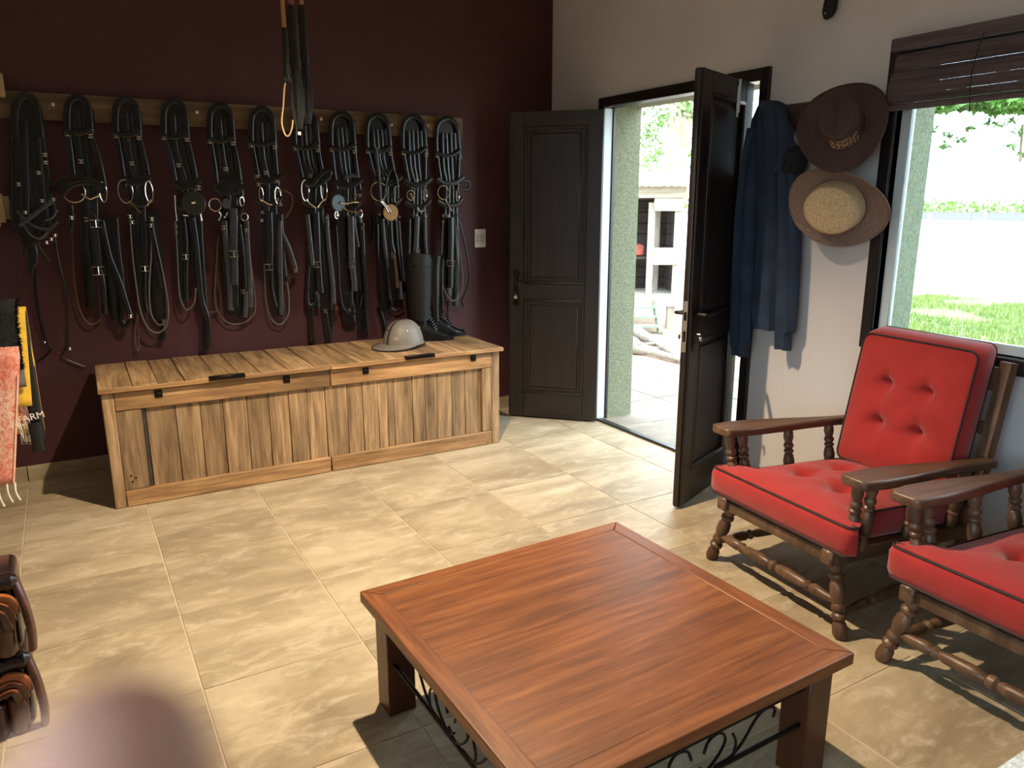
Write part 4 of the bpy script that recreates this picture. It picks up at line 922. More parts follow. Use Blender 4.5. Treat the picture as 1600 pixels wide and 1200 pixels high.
# view: hats hang with the crown towards the room
c1 = onX((1318, 198), -0.145)
h1, cf1, P1 = hat('wide_brim_hat', 'dark brown felt hat with woven side vent, hanging above the straw hat', c1, (-0.86, -0.36, 0.36), (0.3, 0.25, 0.92), 0.184, 0.092, 0.122, ('felt', 'felt'), 'brownstrap', 0.05, 0.97, 0.03)
ws_ = MB()
nu_, nv_ = 10, 6
ws_.surf(lambda u, v_: cf1(0.42+0.22*u, 0.08+0.42*v_)+ (cf1(0.42+0.22*u, 0.08+0.42*v_)-P1(0, 0, 0.05)).normalized()*0.0025, nu_, nv_).build('woven_vent', 'woven', h1)
c2 = onX((1308, 321), -0.112)
h2, cf2, P2 = hat('straw_hat', 'light brown straw hat with pale round crown, hanging below the felt hat', c2, (-0.92, -0.30, -0.26), (-0.05, 0.86, 0.34), 0.205, 0.112, 0.105, ('straw', 'hatstraw'), 'brownstrap', 0.055, 0.80)
c3 = onX((1245, 252), -0.075)
cp = thing('baseball_cap', 'black cloth cap hanging beside the jacket, partly behind the straw hat', 'cap', c3)
MB().surf(lambda u, v_: V((-0.075*math.sin(v_*PI/2)*0.9, 0.062*math.cos(2*PI*u)*math.cos(v_*PI/2*0.99)**0.6, 0.07*math.sin(2*PI*u)*math.cos(v_*PI/2*0.99)**0.6)), 24, 10, True).build('crown', 'capblack', cp)
MB().surf(lambda u, v_: V((-0.012-0.02*math.sin(PI*u), -0.058+0.116*u, -0.045-0.075*v_*math.sin(PI*u)**0.6)), 14, 5).build('visor', 'capblack', cp)
bpy.data.objects['visor'].modifiers.new('thick', 'SOLIDIFY').thickness = 0.004
MB().lathe((-0.07, -0.02, -0.03), (-0.075, -0.022, -0.03), [(0, 0.012), (1, 0.010)], 12).build('badge', 'darkmetal', cp)
q = onX((1238, 222), -0.05); sc = thing('tan_cloth_cap', 'tan cloth cap hanging above the black cap', 'cap', q)
MB().surf(lambda u, v_: V((-0.045*math.sin(v_*PI/2), 0.05*math.cos(2*PI*u)*math.cos(v_*PI/2*0.99)**0.6, 0.045*math.sin(2*PI*u)*math.cos(v_*PI/2*0.99)**0.6)), 20, 8, True).build('crown', 'greyweb', sc)
MB().tube([V((0, 0.052*math.cos(a_), 0.047*math.sin(a_))) for a_ in [2*PI*k/20 for k in range(20)]], 0.004, 6, True).build('band', 'brownstrap', sc)
q = onX((1298, 4), -0.03); pc = thing('leather_pouch', 'small dark leather pouch hanging high on the plaster wall', 'pouch', q)
MB().rings([[V((-0.018*math.cos(an)*s_, w_*math.sin(an)+oy, z)) for an in [2*PI*k/14 for k in range(14)]] for z, w_, s_, oy in ((0.06, 0.010, 0.5, 0), (0.045, 0.022, 0.9, 0), (0.0, 0.034, 1.2, 0), (-0.035, 0.034, 1.2, 0.004), (-0.058, 0.022, 0.9, 0.008), (-0.066, 0.008, 0.4, 0.012))]).build('bag', 'capblack', pc)
MB().tube([V((0, 0, 0.055)), V((0.028, 0, 0.12))], 0.003, 6).build('thong', 'leather', pc)
MB().lathe((-0.024, 0.004, -0.045), (-0.028, 0.004, -0.045), [(0, 0.006), (1, 0.005)], 10).build('stud', 'steel', pc)

# ------------------------------------------------------------------ polo mallets hanging from a ceiling bar
md_ = 3.25
p0 = deep((455, 60), md_)
mr = thing('mallet_rack', 'wooden ceiling bar from which the polo mallets hang', 'rack', (p0.x+0.0, p0.y, 2.96))
MB().bx(-0.45, 0.45, -0.16, 0.16, 0.0, 0.03, 0.003).build('bar', 'board', mr)
for x in (-0.4, 0.4): MB().bx(x-0.02, x+0.02, -0.02, 0.02, 0.03, ZC-2.96, 0.002).build('hanger', 'board', mr)
def mallet(label, pxx, top, grip, end, thong, dk, cane):
    a_ = deep((pxx, grip[0]), dk); sc_ = dk/F
    r = thing('polo_mallet', label, 'mallet', (a_.x, a_.y, a_.z), 0, 'polo mallets hanging from the ceiling bar')
    H = 2.955-a_.z
    MB().tube([(0, 0, -0.02), (0, 0, H-0.03)], 0.009, 8).build('cane', cane, r)
    MB().lathe((-0.10, 0, H-0.045), (0.10, 0, H-0.045), [(0, 0.018), (0.1, 0.023), (0.5, 0.024), (0.9, 0.023), (1, 0.018)], 12).build('head', 'palewood', r)
    gl_ = (grip[1]-grip[0])*sc_*1.02; w_ = grip[2]*sc_/2
    MB().lathe((0, 0, 0.0), (0, 0, -gl_), [(0, w_*0.55), (0.06, w_*0.95), (0.3, w_), (0.6, w_*0.9), (0.85, w_*0.95), (0.93, w_*1.15), (1, w_*0.9)], 12).build('grip', 'girth', r)
    tl_ = (end-grip[1])*sc_
    m = MB()
    for k, (dx, dy) in enumerate(((-0.7, 0.1), (0.1, -0.4), (0.75, 0.2))):
        m.strap(cr([(dx*w_*0.3, dy*0.01, -gl_+0.01), (dx*w_*1.1, dy*0.02, -gl_-tl_*0.35), (dx*w_*1.2, dy*0.02, -gl_-tl_*0.7), (dx*w_*0.5, dy*0.01, -gl_-tl_*0.93), (dx*w_*0.3, 0, -gl_-tl_)], 4), w_*0.85, 0.005)
    m.build('wrist_sling', 'girth', r)
    if thong:
        MB().tube(cr([V((right.x*x*sc_, right.y*x*sc_, -z*sc_)) for x, z in thong], 5), 0.0035, 6).build('thong', 'palewood', r)
    return r
mallet('polo mallet with thick dark grip and red-banded shaft, beside the pale thong', 455, 0, (8, 95, 18), 190, None, md_, 'cane')
mallet('polo mallet with slimmer dark grip and plain shaft tip', 471, 0, (8, 92, 14), 182, None, md_+0.09, 'cane')
mallet('polo mallet with pale looped hand thong', 444, 0, (42, 112, 10), 122, [(-2, 76), (-6, 90), (-10, 118), (-14, 142), (-10, 160), (-4, 162), (2, 150), (4, 138)], md_-0.09, 'cane')
q = bpy.data.objects['polo_mallet']; MB().lathe((0, 0, 0.005), (0, 0, 0.10), [(0, 0.0105), (1, 0.0105)], 10).build('red_band', 'redpaint', q)
MB().box((0.0, 0, -0.525), (0.014, 0.006, 0.014), None, 0.001).build('sling_tag', 'thread', q)

# ------------------------------------------------------------------ textiles on a stand at the left
YT = -0.95
RL = thing('blanket_stand', 'wooden rail stand carrying the draped blankets', 'stand', (-3.75, YT, 0))
zr = onY((20, 492), YT).z
MB().bx(-0.6, 0.42, -0.03, 0.03, zr-0.05, zr-0.006, 0.01, 2).build('rail', 'board', RL)
for x in (-0.5, 0.2):
    MB().bx(x-0.02, x+0.02, -0.02, 0.02, 0.04, zr-0.045, 0.003).build('post', 'board', RL)
    MB().bx(x-0.025, x+0.025, -0.2, 0.2, 0.0, 0.04, 0.004).build('foot', 'board', RL)
def drape(x0, x1, ztop, zf, zb, off, th, wav=0.0, k=14, ph=0.0):
    """cloth over the rail, x0..x1 wide, front drop to zf, back drop to zb; off: layer distance"""
    def fn(u, v_):
        xr = x1[0]+(x1[1]-x1[0])*min(1, v_/0.42) if isinstance(x1, tuple) else x1
        x = x0+(xr-x0)*u; r_ = 0.032+off
        Lf, Lb = ztop-zf, ztop-zb; arc = PI*r_; tot = Lf+arc+Lb; s_ = v_*tot
        wv = wav*math.sin(u*9+ph)*min(1, abs(s_-Lf-arc/2)/0.2)
        if s_ < Lf: return V((x, -r_+wv-0.02*(1-s_/Lf), zf+s_))
        if s_ < Lf+arc: a_ = (s_-Lf)/r_; return V((x, -r_*math.cos(a_), ztop+r_*math.sin(a_)*0.6))
        return V((x, r_+wv+0.015*(s_-Lf-arc)/max(Lb, 0.01), ztop-(s_-Lf-arc)))
    return MB().surf(fn, k, 40), fn
def cloth(name, label, cat, mt, x0, x1, ztop, zf, zb, off, th, wav=0.0, ph=0.0, k=14):
    r = thing(name, label, cat, (-3.75, YT, 0))
    m, fn = drape(x0, x1, ztop, zf, zb, off, th, wav, k, ph)
    o = m.build('cloth', mt, r, sharp=75); s_ = o.modifiers.new('thick', 'SOLIDIFY'); s_.thickness = th; s_.offset = 0
    return r, fn
lx = lambda p: onY(p, YT-0.05).x+3.75
lz = lambda p: onY(p, YT-0.05).z
gr_, fg = cloth('girth_strap', 'black webbing girth with silver buckles and white lettering under the yellow blanket', 'girth', 'girth', lx((38, 600)), lx((57, 600)), zr-0.006, lz((50, 668)), 0.45, 0.004, 0.006, 0, 0, 4)
MB().strap([fg(0.35, 0.02)+V((0, -0.012, 0)), fg(0.35, 0)+V((0, -0.014, -0.10))], 0.045, 0.008, (0, -1, 0)).build('billet', 'girth', gr_)
for xx in (40.5, 54):
    c_ = onY((xx, 688), YT-0.07)-V((-3.75, YT, 0)); s_ = 0.0155
    MB().tube([c_+V((-s_, 0, 0.024)), c_+V((-s_, 0, -0.016)), c_+V((s_, 0, -0.016)), c_+V((s_, 0, 0.024))], 0.0022, 6, True).tube([c_+V((-s_, 0, 0.003)), c_+V((s_, 0, 0.003))], 0.002, 6).tube([c_+V((0, 0, 0.02)), c_+V((0, -0.003, -0.016))], 0.0016, 5).build('buckle', 'steel', gr_)
c_ = onY((50, 656), YT-0.075)-V((-3.75, YT, 0))
text_mesh('FARM', 0.040, 'thread', 'lettering', gr_, c_+V((0.0, -0.004, 0.0)), (1, 0, 0.16), (-0.16, 0, 1))
yb, fy = cloth('yellow_blanket', 'bright yellow felt blanket folded over the stand rail', 'blanket', 'yellow', -0.25, (lx((50, 630)), lx((42, 500))), zr, lz((44, 633)), 0.5, 0.012, 0.012, 0.003)
MB().surf(lambda u, v_: V((lx((44, 560))+0.012*u+0.006*v_, 0.02+0.02*u, zr+0.01-v_*(zr-lz((46, 583))))), 3, 12).build('fold', 'yellow', yb)
bpy.data.objects['fold'].modifiers.new('thick', 'SOLIDIFY').thickness = 0.008
gw, fw_ = cloth('grey_webbing_strap', 'grey webbing strap hanging between yellow blanket and pink scarf', 'strap', 'greyweb', lx((18, 560)), lx((36, 560)), zr, lz((30, 603)), 0.6, 0.030, 0.006)
sk, fsk = cloth('sheepskin_pad', 'black fleecy sheepskin saddle pad over the stand rail', 'saddle pad', 'sheepskin', -0.35, (lx((33, 560)), lx((26, 490))), zr+0.012, lz((20, 575)), 0.7, 0.038, 0.022, 0.004)
fz = MB()
for k in range(2600):
    u, v_ = random.random(), random.random()*0.62
    if random.random() < 0.25: u = 1.0
    p = fsk(u, v_); d = V((random.gauss(0, 0.5)+(0.8 if u == 1 else 0), -1+random.gauss(0, 0.5), random.gauss(0, 0.5)-0.2)).normalized()*random.uniform(0.012, 0.022)
    if v_ > 0.40: d.z = abs(d.z)+0.006
    t_ = V((random.gauss(0, 1), 0.2, random.gauss(0, 1))).normalized()*0.003
    vs_ = [fz.bm.verts.new(p+t_+V((0, -0.008, 0))), fz.bm.verts.new(p-t_+V((0, -0.008, 0))), fz.bm.verts.new(p+d+V((0, -0.008, 0)))]; fz.bm.faces.new(vs_)
tag(fz.build('fleece', 'sheepskin', sk), kind='stuff')
# scarf: two layers with fringes
sf, fs_ = cloth('fringed_scarf', 'pink and orange woven scarf with white fringe hanging from the stand', 'scarf', 'scarf', -0.22, (lx((24, 740)), lx((34, 565))), lz((10, 556))-0.0, lz((22, 745)), 0.5, 0.080, 0.006, 0.006, 0.5)
MB().strap([fs_(0.80, 0.36*k/10) + V((0, -0.005, 0)) for k in range(11)], 0.004, 0.003, (0, -1, 0)).strap([fs_(0.992, 0.36*k/10)+V((0, -0.004, 0)) for k in range(11)], 0.006, 0.004, (0, -1, 0)).build('border', 'scarf_edge', sf)
MB().surf(lambda u, v_: V((lx((22, 620))+0.005+(0.038*v_)*u+0.01*v_, 0.0-0.05+0.03*u, lz((28, 600))-v_*(lz((28, 600))-lz((30, 662))))), 4, 10).build('under_end', 'scarf', sf)
bpy.data.objects['under_end'].modifiers.new('thick', 'SOLIDIFY').thickness = 0.006
fr_ = MB()
for k in range(22):
    p = fs_(k/21, 0.0); x = p.x; l_ = random.uniform(0.075, 0.11)
    fr_.tube(cr([p, p+V((random.gauss(0, 0.006), -0.006, -l_*0.5)), p+V((random.gauss(0, 0.01), 0.0, -l_))], 4), 0.0042, 5)
fr_.build('fringe', 'fringe', sf)
fr2 = MB(); z0 = lz((30, 662))
for k in range(7):
    x = lx((23, 660))+0.006+0.046*k/6; fr2.tube(cr([(x, -0.04, z0+0.004), (x+random.gauss(0, 0.005), -0.045, z0-0.04), (x+0.012+random.gauss(0, 0.006), -0.042, z0-0.085)], 4), 0.004, 5)
fr2.build('fringe', 'fringe', sf)

# ------------------------------------------------------------------ stack of leather knee guards, lower left
FL = onZ((66, 1138), 0)
def knee_guard(label, z0, h):
    r = thing('knee_guard', label, 'knee guard', (FL.x, FL.y, z0), 0, 'leather knee guards stacked on the floor')
    # local: right end at x=0, stretches to -x (out of view); front at y=0 towards the camera
    L_ = 0.42
    MB().bx(-L_, -0.012, 0.03, 0.24, 0, h*0.92, 0.02, 3).build('core', 'knee_dark', r)
    for k, zz in enumerate((0.86,)):
        MB().lathe((-L_, 0.05, h*zz), (-0.10, 0.045, h*zz), [(0, 0.024), (0.9, 0.026), (1, 0.016)], 12).build('top_roll', 'knee_dark', r)
        MB().lathe((-0.098, 0.045, h*zz), (-0.004, 0.05, h*zz+0.004), [(0, 0.018), (0.1, 0.027), (0.85, 0.027), (1, 0.014)], 12).build('top_roll', 'knee_dark', r)
    for k in range(3):
        zt = h*(0.72-0.085*k); y_ = 0.028-0.006*k
        MB().strap(cr([(-L_, y_, zt-0.02), (-0.12-0.01*k, y_-0.008, zt-0.008), (-0.06, y_-0.014, zt+0.010), (-0.026-0.01*k, y_-0.012, zt-0.006), (-0.018-0.01*k, y_-0.004, zt-0.05)], 5), 0.022, 0.012, (0, -1, 0.2)).build('leather_fold', ('knee_tan', 'knee', 'knee')[k], r)
        MB().tube(cr([(-L_, y_-0.01, zt-0.010), (-0.12-0.01*k, y_-0.018, zt+0.003), (-0.06, y_-0.022, zt+0.020), (-0.022-0.01*k, y_-0.018, zt+0.004)], 5), 0.003, 6).build('edge_bead', 'knee_tan', r)
    for k, (x, rr) in enumerate(((-0.115, 0.04), (-0.052, 0.026), (-0.19, 0.036), (-0.27, 0.036))):
        MB().lathe((x, 0.022, 0.0), (x+0.004, 0.028, h*0.47), [(0, rr*0.8), (0.06, rr), (0.88, rr*0.98), (0.96, rr*0.85), (1, rr*0.6)], 14).build('padded_roll', 'knee', r)
    MB().strap(cr([(-0.012, 0.05, h*0.9), (0.004, 0.03, h*0.6), (0.012, 0.02, h*0.25), (0.008, 0.02, 0.0)], 5), 0.035, 0.012, (1, -0.3, 0)).build('side_strap', 'knee', r)
    return r
knee_guard('glossy brown leather knee guard at the bottom of its stack on the floor', 0.0, 0.235)
knee_guard('glossy brown leather knee guard on top of its stack', 0.245, 0.235)

# ------------------------------------------------------------------ pale stone-topped table, lower right
pt = thing('side_table', 'side table with pale speckled stone top near the armchairs', 'table', (-1.25, -4.36, 0))
MB().bx(-0.45, 0.45, -0.25, 0.25, 0.42, 0.45, 0.006, 2).build('top', 'stone', pt)
for x in (-0.4, 0.4):
    for y in (-0.2, 0.2): MB().bx(x-0.02, x+0.02, y-0.02, y+0.02, 0, 0.42, 0.003).build('leg', 'tabz', pt)

# ------------------------------------------------------------------ pendant lamp
pl_ = thing('pendant_lamp', 'dark enamel pendant lamp hanging from the ceiling above the floor', 'lamp', (LAMP.x, LAMP.y, LAMP.z))
MB().tube([(0, 0, 0.14), (0, 0, ZC-LAMP.z)], 0.004, 6).build('cord', 'iron', pl_)
MB().surf(lambda u, v_: V(((0.022+0.115*v_**0.8)*math.cos(2*PI*u), (0.022+0.115*v_**0.8)*math.sin(2*PI*u), 0.15-0.13*v_**1.6)), 32, 10, True).build('shade', 'lampshade', pl_)
bpy.data.objects['shade'].modifiers.new('thick', 'SOLIDIFY').thickness = 0.002
MB().lathe((0, 0, 0.125), (0, 0, 0.035), [(0, 0.014), (0.3, 0.016), (0.55, 0.03), (0.8, 0.028), (1, 0.008)], 14).build('bulb', 'bulb', pl_)
ld = bpy.data.lights.new('lamp_light', 'SPOT'); lo = bpy.data.objects.new('lamp_light', ld); COL.objects.link(lo); lo.parent = pl_; lo.location = (0, 0, 0.015)
ld.energy = LAMP_POWER; ld.color = (1.0, 0.79, 0.55); ld.spot_size = math.radians(122); ld.spot_blend = 0.8; ld.shadow_soft_size = 0.022

# ------------------------------------------------------------------ outside: ground, patio, hut, trees
gd = struct(MB().bx(-200, 400, -250, 400, -0.25, -0.125).bx(WT, 400, -250, 400, -0.12, -0.03).bx(-200, XL-0.2, -250, 400, -0.12, -0.03).bx(XL-0.2, WT, 0.25, 400, -0.12, -0.03).build('ground', 'dirt'))
gp = struct(MB().bx(WT, 2.28, -4.2, 0.25, -0.2, -0.004).build('patio', 'patio_grout'))
px0 = [WT+0.002+0.49*k for k in range(5)]; py0 = [0.25, 0.13, -0.36]+[-0.36-0.49*k for k in range(1, 9)]
for i in range(len(px0)-1):
    for j in range(len(py0)-1):
        MB().bx(px0[i]+0.004, px0[i+1]-0.004, py0[j+1]+0.004, py0[j]-0.004, -0.02, random.uniform(-0.001, 0.002), 0.002).build('tile', 'patio', gp)
lawn = struct(MB().bx(3.9, 9.3, -12, 2.6, -0.03, -0.015).build('lawn', 'turf'))
struct(MB().bx(9.3, 60, -60, 90, -0.03, -0.022).build('sandy_track', 'sand'))
struct(MB().bx(60, 110, -80, 160, -0.03, -0.01).build('ploughed_strip', 'field'))
gm = MB()
for k in range(30000):
    x = 3.9+5.4*random.random(); y = -4.0+6.6*random.random()
    if noise.noise(V((x*0.9, y*0.9, 3))) < -0.22: continue
    a_ = random.random()*PI; h_ = random.uniform(0.03, 0.09); w_ = 0.006
    d = V((math.cos(a_), math.sin(a_), 0))*w_; l_ = V((random.gauss(0, 0.02), random.gauss(0, 0.02), h_))
    p = V((x, y, -0.016)); gm.bm.faces.new([gm.bm.verts.new(p+d), gm.bm.verts.new(p-d), gm.bm.verts.new(p+l_)])
tag(gm.build('grass', 'grass', smooth=False), 'bright green lawn grass outside the window', 'grass', kind='stuff')
def leaves(m, c, rad, n_, s0, s1, squash=1.0):
    for k in range(n_):
        while True:
            p = V((random.uniform(-1, 1), random.uniform(-1, 1), random.uniform(-1, 1)))
            if p.length < 1: break
        p = V((p.x*rad, p.y*rad, p.z*rad*squash))+V(c); s_ = random.uniform(s0, s1)
        d = V((random.gauss(0, 1), random.gauss(0, 1), random.gauss(0, 1))).normalized(); e_ = d.cross(V((random.gauss(0, 1), random.gauss(0, 1), random.gauss(0, 1)))).normalized()
        m.bm.faces.new([m.bm.verts.new(q_) for q_ in (p-d*s_, p+e_*s_*0.42, p+d*s_, p-e_*s_*0.42)])
# hedge line on the horizon
hd_ = MB()
for k in range(150):
    y = -20+k*1.1; leaves(hd_, (112, y+random.uniform(-1, 1), 0.5+random.uniform(0, 0.5)), 1.6, 40, 0.25, 0.5, 0.7)
tag(hd_.build('hedge', 'hedge', smooth=False), 'low pale green crop line at the far edge of the field', 'hedge', kind='stuff')
for p, lb in (((1534, 375), 'thin fence post in the pale field, seen beside the upright metal rod'), ((1447, 382), 'thin fence post in the pale field, seen close to the stucco window jamb')):
    q = onZ(p, -0.02); o = MB().tube([(0, 0, 0), (0.0, 0, 1.1)], 0.05, 6).build('fence_post', 'oldwoodz', None, q)
    tag(o, lb, 'post', 'fence posts in the field')
q = onX((1508, 532), 1.6); q2 = onX((1520, 320), 1.6)
tag(MB().tube([(0, 0, -0.03), (0.0, q2.y-q.y, q2.z)], 0.003, 6).build('garden_rod', 'oldwoodz', None, (1.6, q.y, 0)), 'thin upright metal rod outside the window', 'rod')
# wooden hut on stilts
HX = V((0.862, -0.507, 0)); hq = onZ((1047, 513), -0.03)
hut = thing('wooden_hut', 'small weathered wooden hut on stilts with corrugated metal roof outside the door', 'hut', (hq.x, hq.y, -0.03), math.atan2(-0.507, 0.862))
zs = 0.03                                           # local heights measured from the ground
for x in (0.0, -1.35):
    for y in (0.04, 0.95): MB().bx(x-0.045, x+0.045, y-0.045, y+0.045, 0, 0.30, 0.004).build('stilt', 'oldwoodz', hut)
MB().bx(-1.45, 0.16, -0.04, 0.0, 0.27, 0.39, 0.005).build('floor_beam', 'oldwood', hut)
for k in range(6): MB().bx(-1.45, 0.16, 0.002+k*0.17, 0.168+k*0.17, 0.37, 0.395, 0.003).build('floor_board', 'oldwood', hut)
fy0, fy1 = 0.16, 0.19
for x0, x1 in ((0.03, 0.13), (-0.29, -0.21), (-1.4, -1.3)): MB().bx(x0, x1, fy0, fy1, 0.395, 1.5, 0.004).build('post', 'oldwoodz', hut)
for z0, z1 in ((1.40, 1.55), (0.76, 0.865), (0.865, 0.965)): MB().bx(-0.23, 0.12, fy0-0.025, fy0, z0, z1, 0.004).build('cross_board', 'oldwood', hut)
MB().bx(-1.45, 0.15, fy0-0.03, fy0+0.01, 1.553, 1.69, 0.004).build('fascia_board', 'oldwood', hut)
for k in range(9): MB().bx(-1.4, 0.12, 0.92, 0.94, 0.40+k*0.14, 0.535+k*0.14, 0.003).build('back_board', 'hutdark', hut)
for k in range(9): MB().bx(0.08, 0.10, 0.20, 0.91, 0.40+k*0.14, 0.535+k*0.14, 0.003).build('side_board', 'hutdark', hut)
MB().bx(-0.12, -0.06, 0.60, 0.64, 0.395, 1.5, 0.003).build('inner_post', 'oldwoodz', hut)
MB().bx(-0.62, -0.31, 0.3, 0.6, 0.86, 0.99, 0.01).build('crate', 'redpaint', hut)
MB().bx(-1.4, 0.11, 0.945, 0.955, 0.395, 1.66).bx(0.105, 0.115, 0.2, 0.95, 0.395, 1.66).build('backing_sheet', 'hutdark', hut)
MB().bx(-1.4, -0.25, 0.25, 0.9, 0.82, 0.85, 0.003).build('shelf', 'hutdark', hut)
rf = MB(); nx_ = 120
def roofp(u, v_):
    x = -1.6+1.86*u; return V((x, -0.02+1.35*v_, 1.70+0.05*math.sin(0.0)+0.016*math.sin(x*2*PI/0.085)+ (0.30*v_ if v_ < 0.5 else 0.30*(1-v_))+0.10*(1-u)*v_))
rf.surf(roofp, nx_, 8).build('roof', 'zinc', hut); bpy.data.objects['roof'].modifiers.new('thick', 'SOLIDIFY').thickness = 0.006
for s in (-0.36, -0.95): MB().box((s+0.16, -0.21, 0.17), (0.045, 0.60, 0.12), Matrix.Rotation(0.62, 3, 'X'), 0.004).build('stair_string', 'hutgreen', hut)
for k in range(3): MB().bx(-0.80, -0.18, -0.16-k*0.13, -0.02-k*0.13, 0.26-k*0.095, 0.285-k*0.095, 0.003).build('stair_tread', 'hutgreen', hut)
# big tree behind the hut
tq = onZ((1040, 470), -0.03); tk = 12.6
tr_ = thing('tree', 'big tree with forked trunk and bright leaves behind the wooden hut', 'tree', (deep((1050, 300), tk).x, deep((1050, 300), tk).y, -0.03))
o0 = V(tr_.location)
tp = [V((0, 0, 0))+o0*0, deep((1050, 285), tk)-o0, deep((1058, 235), tk)-o0, deep((1068, 190), tk)-o0, deep((1076, 150), tk)-o0, deep((1092, 40), tk+0.4)-o0]
MB().tube(cr(tp, 4), lambda i: [0.30-0.010*i if i < 12 else 0.18][0]*0.85, 12).build('trunk', 'bark', tr_)
MB().tube(cr([deep((1056, 240), tk)-o0, deep((1051, 215), tk)-o0, deep((1050, 180), tk)-o0, deep((1046, 120), tk)-o0], 4), 0.035, 8).build('branch', 'bark', tr_)
MB().tube(cr([deep((1072, 170), tk)-o0, deep((1030, 100), tk+0.5)-o0, deep((960, 60), tk+1)-o0], 4), 0.05, 8).build('branch', 'bark', tr_)
lm = MB()
for c_, kk, rad, n_ in (((1035, 185), tk+0.8, 0.22, 150), ((1022, 205), tk+1, 0.22, 120), ((1075, 165), tk-0.6, 0.25, 150), ((1020, 235), tk+2, 0.30, 170), ((1040, 250), tk+2, 0.28, 110), ((1010, 260), tk+2, 0.25, 100), ((1078, 205), tk+1.5, 0.25, 90), ((1080, 245), tk+2, 0.3, 110), ((1005, 170), tk+1, 0.25, 80), ((1050, 160), tk+1, 0.3, 90), ((1000, 215), tk+2, 0.3, 80)):
    leaves(lm, deep(c_, kk)-o0, rad, n_, 0.03, 0.065, 0.8)
for k in range(14): leaves(lm, deep((random.uniform(850, 1200), random.uniform(-300, 110)), tk+random.uniform(0, 3))-o0, 0.9, 220, 0.05, 0.10, 0.6)
tag(lm.build('foliage', 'leaf', tr_, smooth=False), kind='stuff')
# exposed roots
rt = thing('tree_roots', 'gnarled exposed tree roots on bare earth beyond the patio', 'roots', (onZ((1010, 540), 0).x, onZ((1010, 540), 0).y, -0.03)); ro = V(rt.location)
for pts, r_ in (([(930, 505), (985, 518), (1010, 530), (1040, 545), (1066, 566)], 0.075), ([(920, 545), (985, 549), (1015, 552), (1045, 560), (1075, 568)], 0.05), ([(960, 520), (990, 535), (1005, 545), (1030, 549)], 0.045), ([(940, 530), (982, 541), (1012, 541), (1036, 538)], 0.03)):
    P = cr([onZ(p, 0.0)-ro+V((0, 0, 0.02)) for p in pts], 6)
    MB().tube(P, lambda i, P=P, r_=r_: r_*(1.15-0.75*i/len(P))*(1+0.18*noise.noise(V((i*0.7, r_*50, 0)))), 10).build('root', 'root', rt)
# second tree whose branches droop over the window view
t2 = thing('tree', 'tree whose drooping leafy branches hang across the top of the window view', 'tree', (5.2, -4.6, -0.03)); o2 = V(t2.location)
MB().tube(cr([(0, 0, 0), (0.05, 0.1, 1.2), (-0.05, 0.2, 2.4), (-0.3, 0.5, 3.4)], 5), lambda i: 0.17-0.005*i, 12).build('trunk', 'bark', t2)
for e_ in ((1470, 150), (1540, 150), (1600, 140), (1660, 180)):
    q = deep(e_, 6.2)-o2; MB().tube(cr([(-0.1, 0.25, 2.6), tuple((V((-0.1, 0.25, 2.6))+q)/2+V((0, 0, 0.5))), tuple(q)], 5), lambda i: 0.05-0.004*i, 7).build('branch', 'bark', t2)
l2 = MB()
for k in range(26): leaves(l2, deep((1430+k*11, 158+random.uniform(-8, 6)+0.09*k*1.2), 6.0+random.uniform(-0.5, 0.5))-o2, 0.13, 130, 0.03, 0.06, 0.55)
for p in ((1460, 202), (1478, 212), (1500, 218), (1515, 200), (1475, 227), (1575, 190), (1580, 228), (1592, 205), (1560, 196), (1600, 240), (1545, 190)): leaves(l2, deep(p, 6.0)-o2, 0.05, 14, 0.02, 0.035, 0.6)
for k in range(10): leaves(l2, deep((random.uniform(1450, 2000), random.uniform(-200, 120)), 6+random.uniform(-0.3, 1.5))-o2, 0.6, 200, 0.05, 0.09, 0.5)
tag(l2.build('foliage', 'leaf', t2, smooth=False), kind='stuff')
MB().tube([deep((1598, 195), 6.0)-o2, deep((1594, 252), 6.0)-o2], 0.012, 6).build('twig', 'bark', t2)

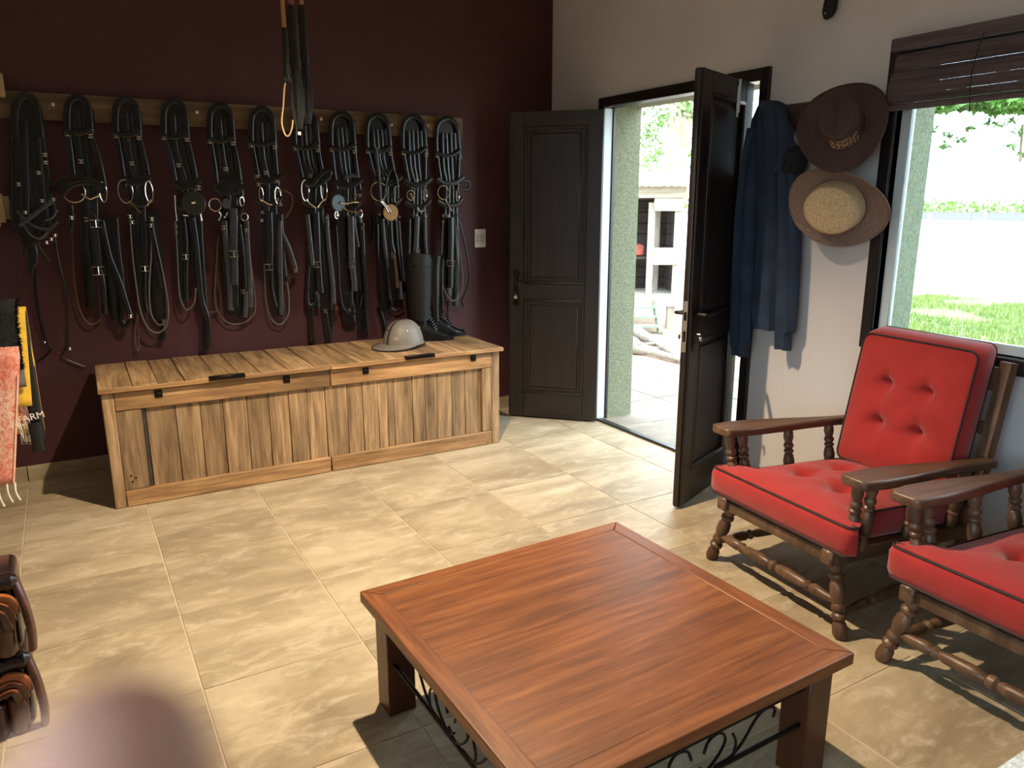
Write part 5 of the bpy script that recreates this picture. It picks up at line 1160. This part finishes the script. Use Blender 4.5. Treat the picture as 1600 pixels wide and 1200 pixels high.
# ------------------------------------------------------------------ the hand at the lens
def cp_(x, y, z): return right*x+up*y+fwd*z
hn = thing('hand', 'out-of-focus bare hand with one raised fingertip close to the viewer', 'hand', CAM+cp_(-0.075, -0.33, 0.0))
ho = V(hn.location)
def H_(pts): return [CAM+cp_(*p)-ho for p in pts]
m = MB()
def limb(pts, rads, n_=12):
    P = cr(H_(pts), 5); R_ = []
    for i in range(len(rads)-1):
        for j in range(5): R_.append(rads[i]+(rads[i+1]-rads[i])*j/5)
    R_.append(rads[-1]); m.tube(P, R_, n_)
limb([(-0.0320, -0.0245, 0.062), (-0.0325, -0.032, 0.062), (-0.035, -0.052, 0.059), (-0.044, -0.078, 0.048), (-0.052, -0.110, 0.036)], [0.0035, 0.0088, 0.0092, 0.0088, 0.0105])
limb([(-0.052, -0.078, 0.075), (-0.054, -0.072, 0.072), (-0.060, -0.070, 0.052), (-0.068, -0.092, 0.040), (-0.071, -0.115, 0.034)], [0.003, 0.0075, 0.0084, 0.0092, 0.0105])
limb([(-0.072, -0.086, 0.074), (-0.074, -0.080, 0.070), (-0.080, -0.078, 0.050), (-0.087, -0.100, 0.040), (-0.089, -0.121, 0.034)], [0.003, 0.0072, 0.008, 0.0088, 0.010])
limb([(-0.090, -0.098, 0.068), (-0.092, -0.093, 0.064), (-0.098, -0.094, 0.048), (-0.104, -0.112, 0.040), (-0.104, -0.130, 0.034)], [0.0028, 0.0062, 0.007, 0.0076, 0.009])
limb([(-0.020, -0.098, 0.070), (-0.021, -0.104, 0.067), (-0.030, -0.124, 0.054), (-0.046, -0.150, 0.038), (-0.062, -0.168, 0.026)], [0.003, 0.0092, 0.0098, 0.0115, 0.015])
for x0_, y0_, x1_ in ((-0.052, -0.108, -0.066), (-0.071, -0.113, -0.075), (-0.089, -0.119, -0.084), (-0.103, -0.128, -0.092)):
    limb([(x0_, y0_, 0.036), ((x0_+x1_)/2, -0.15, 0.028), (x1_, -0.185, 0.018)], [0.0115, 0.0150, 0.0160])
limb([(-0.078, -0.170, 0.022), (-0.079, -0.200, 0.012), (-0.078, -0.235, 0.002), (-0.075, -0.30, -0.012), (-0.072, -0.40, -0.03)], [0.026, 0.027, 0.026, 0.031, 0.036], 16)
ho_ = m.build('skin', 'skin', hn)
rm = ho_.modifiers.new('union', 'REMESH'); rm.mode = 'VOXEL'; rm.voxel_size = 0.0022; rm.use_smooth_shade = True
sm = ho_.modifiers.new('soft', 'SMOOTH'); sm.iterations = 6; sm.factor = 0.5
MB().tube(cr(H_([(-0.0765, -0.27, -0.006), (-0.075, -0.31, -0.014), (-0.071, -0.42, -0.034), (-0.066, -0.50, -0.05)]), 5), lambda i: 0.040+0.0008*i, 18).build('sleeve', 'sleeve', hn)
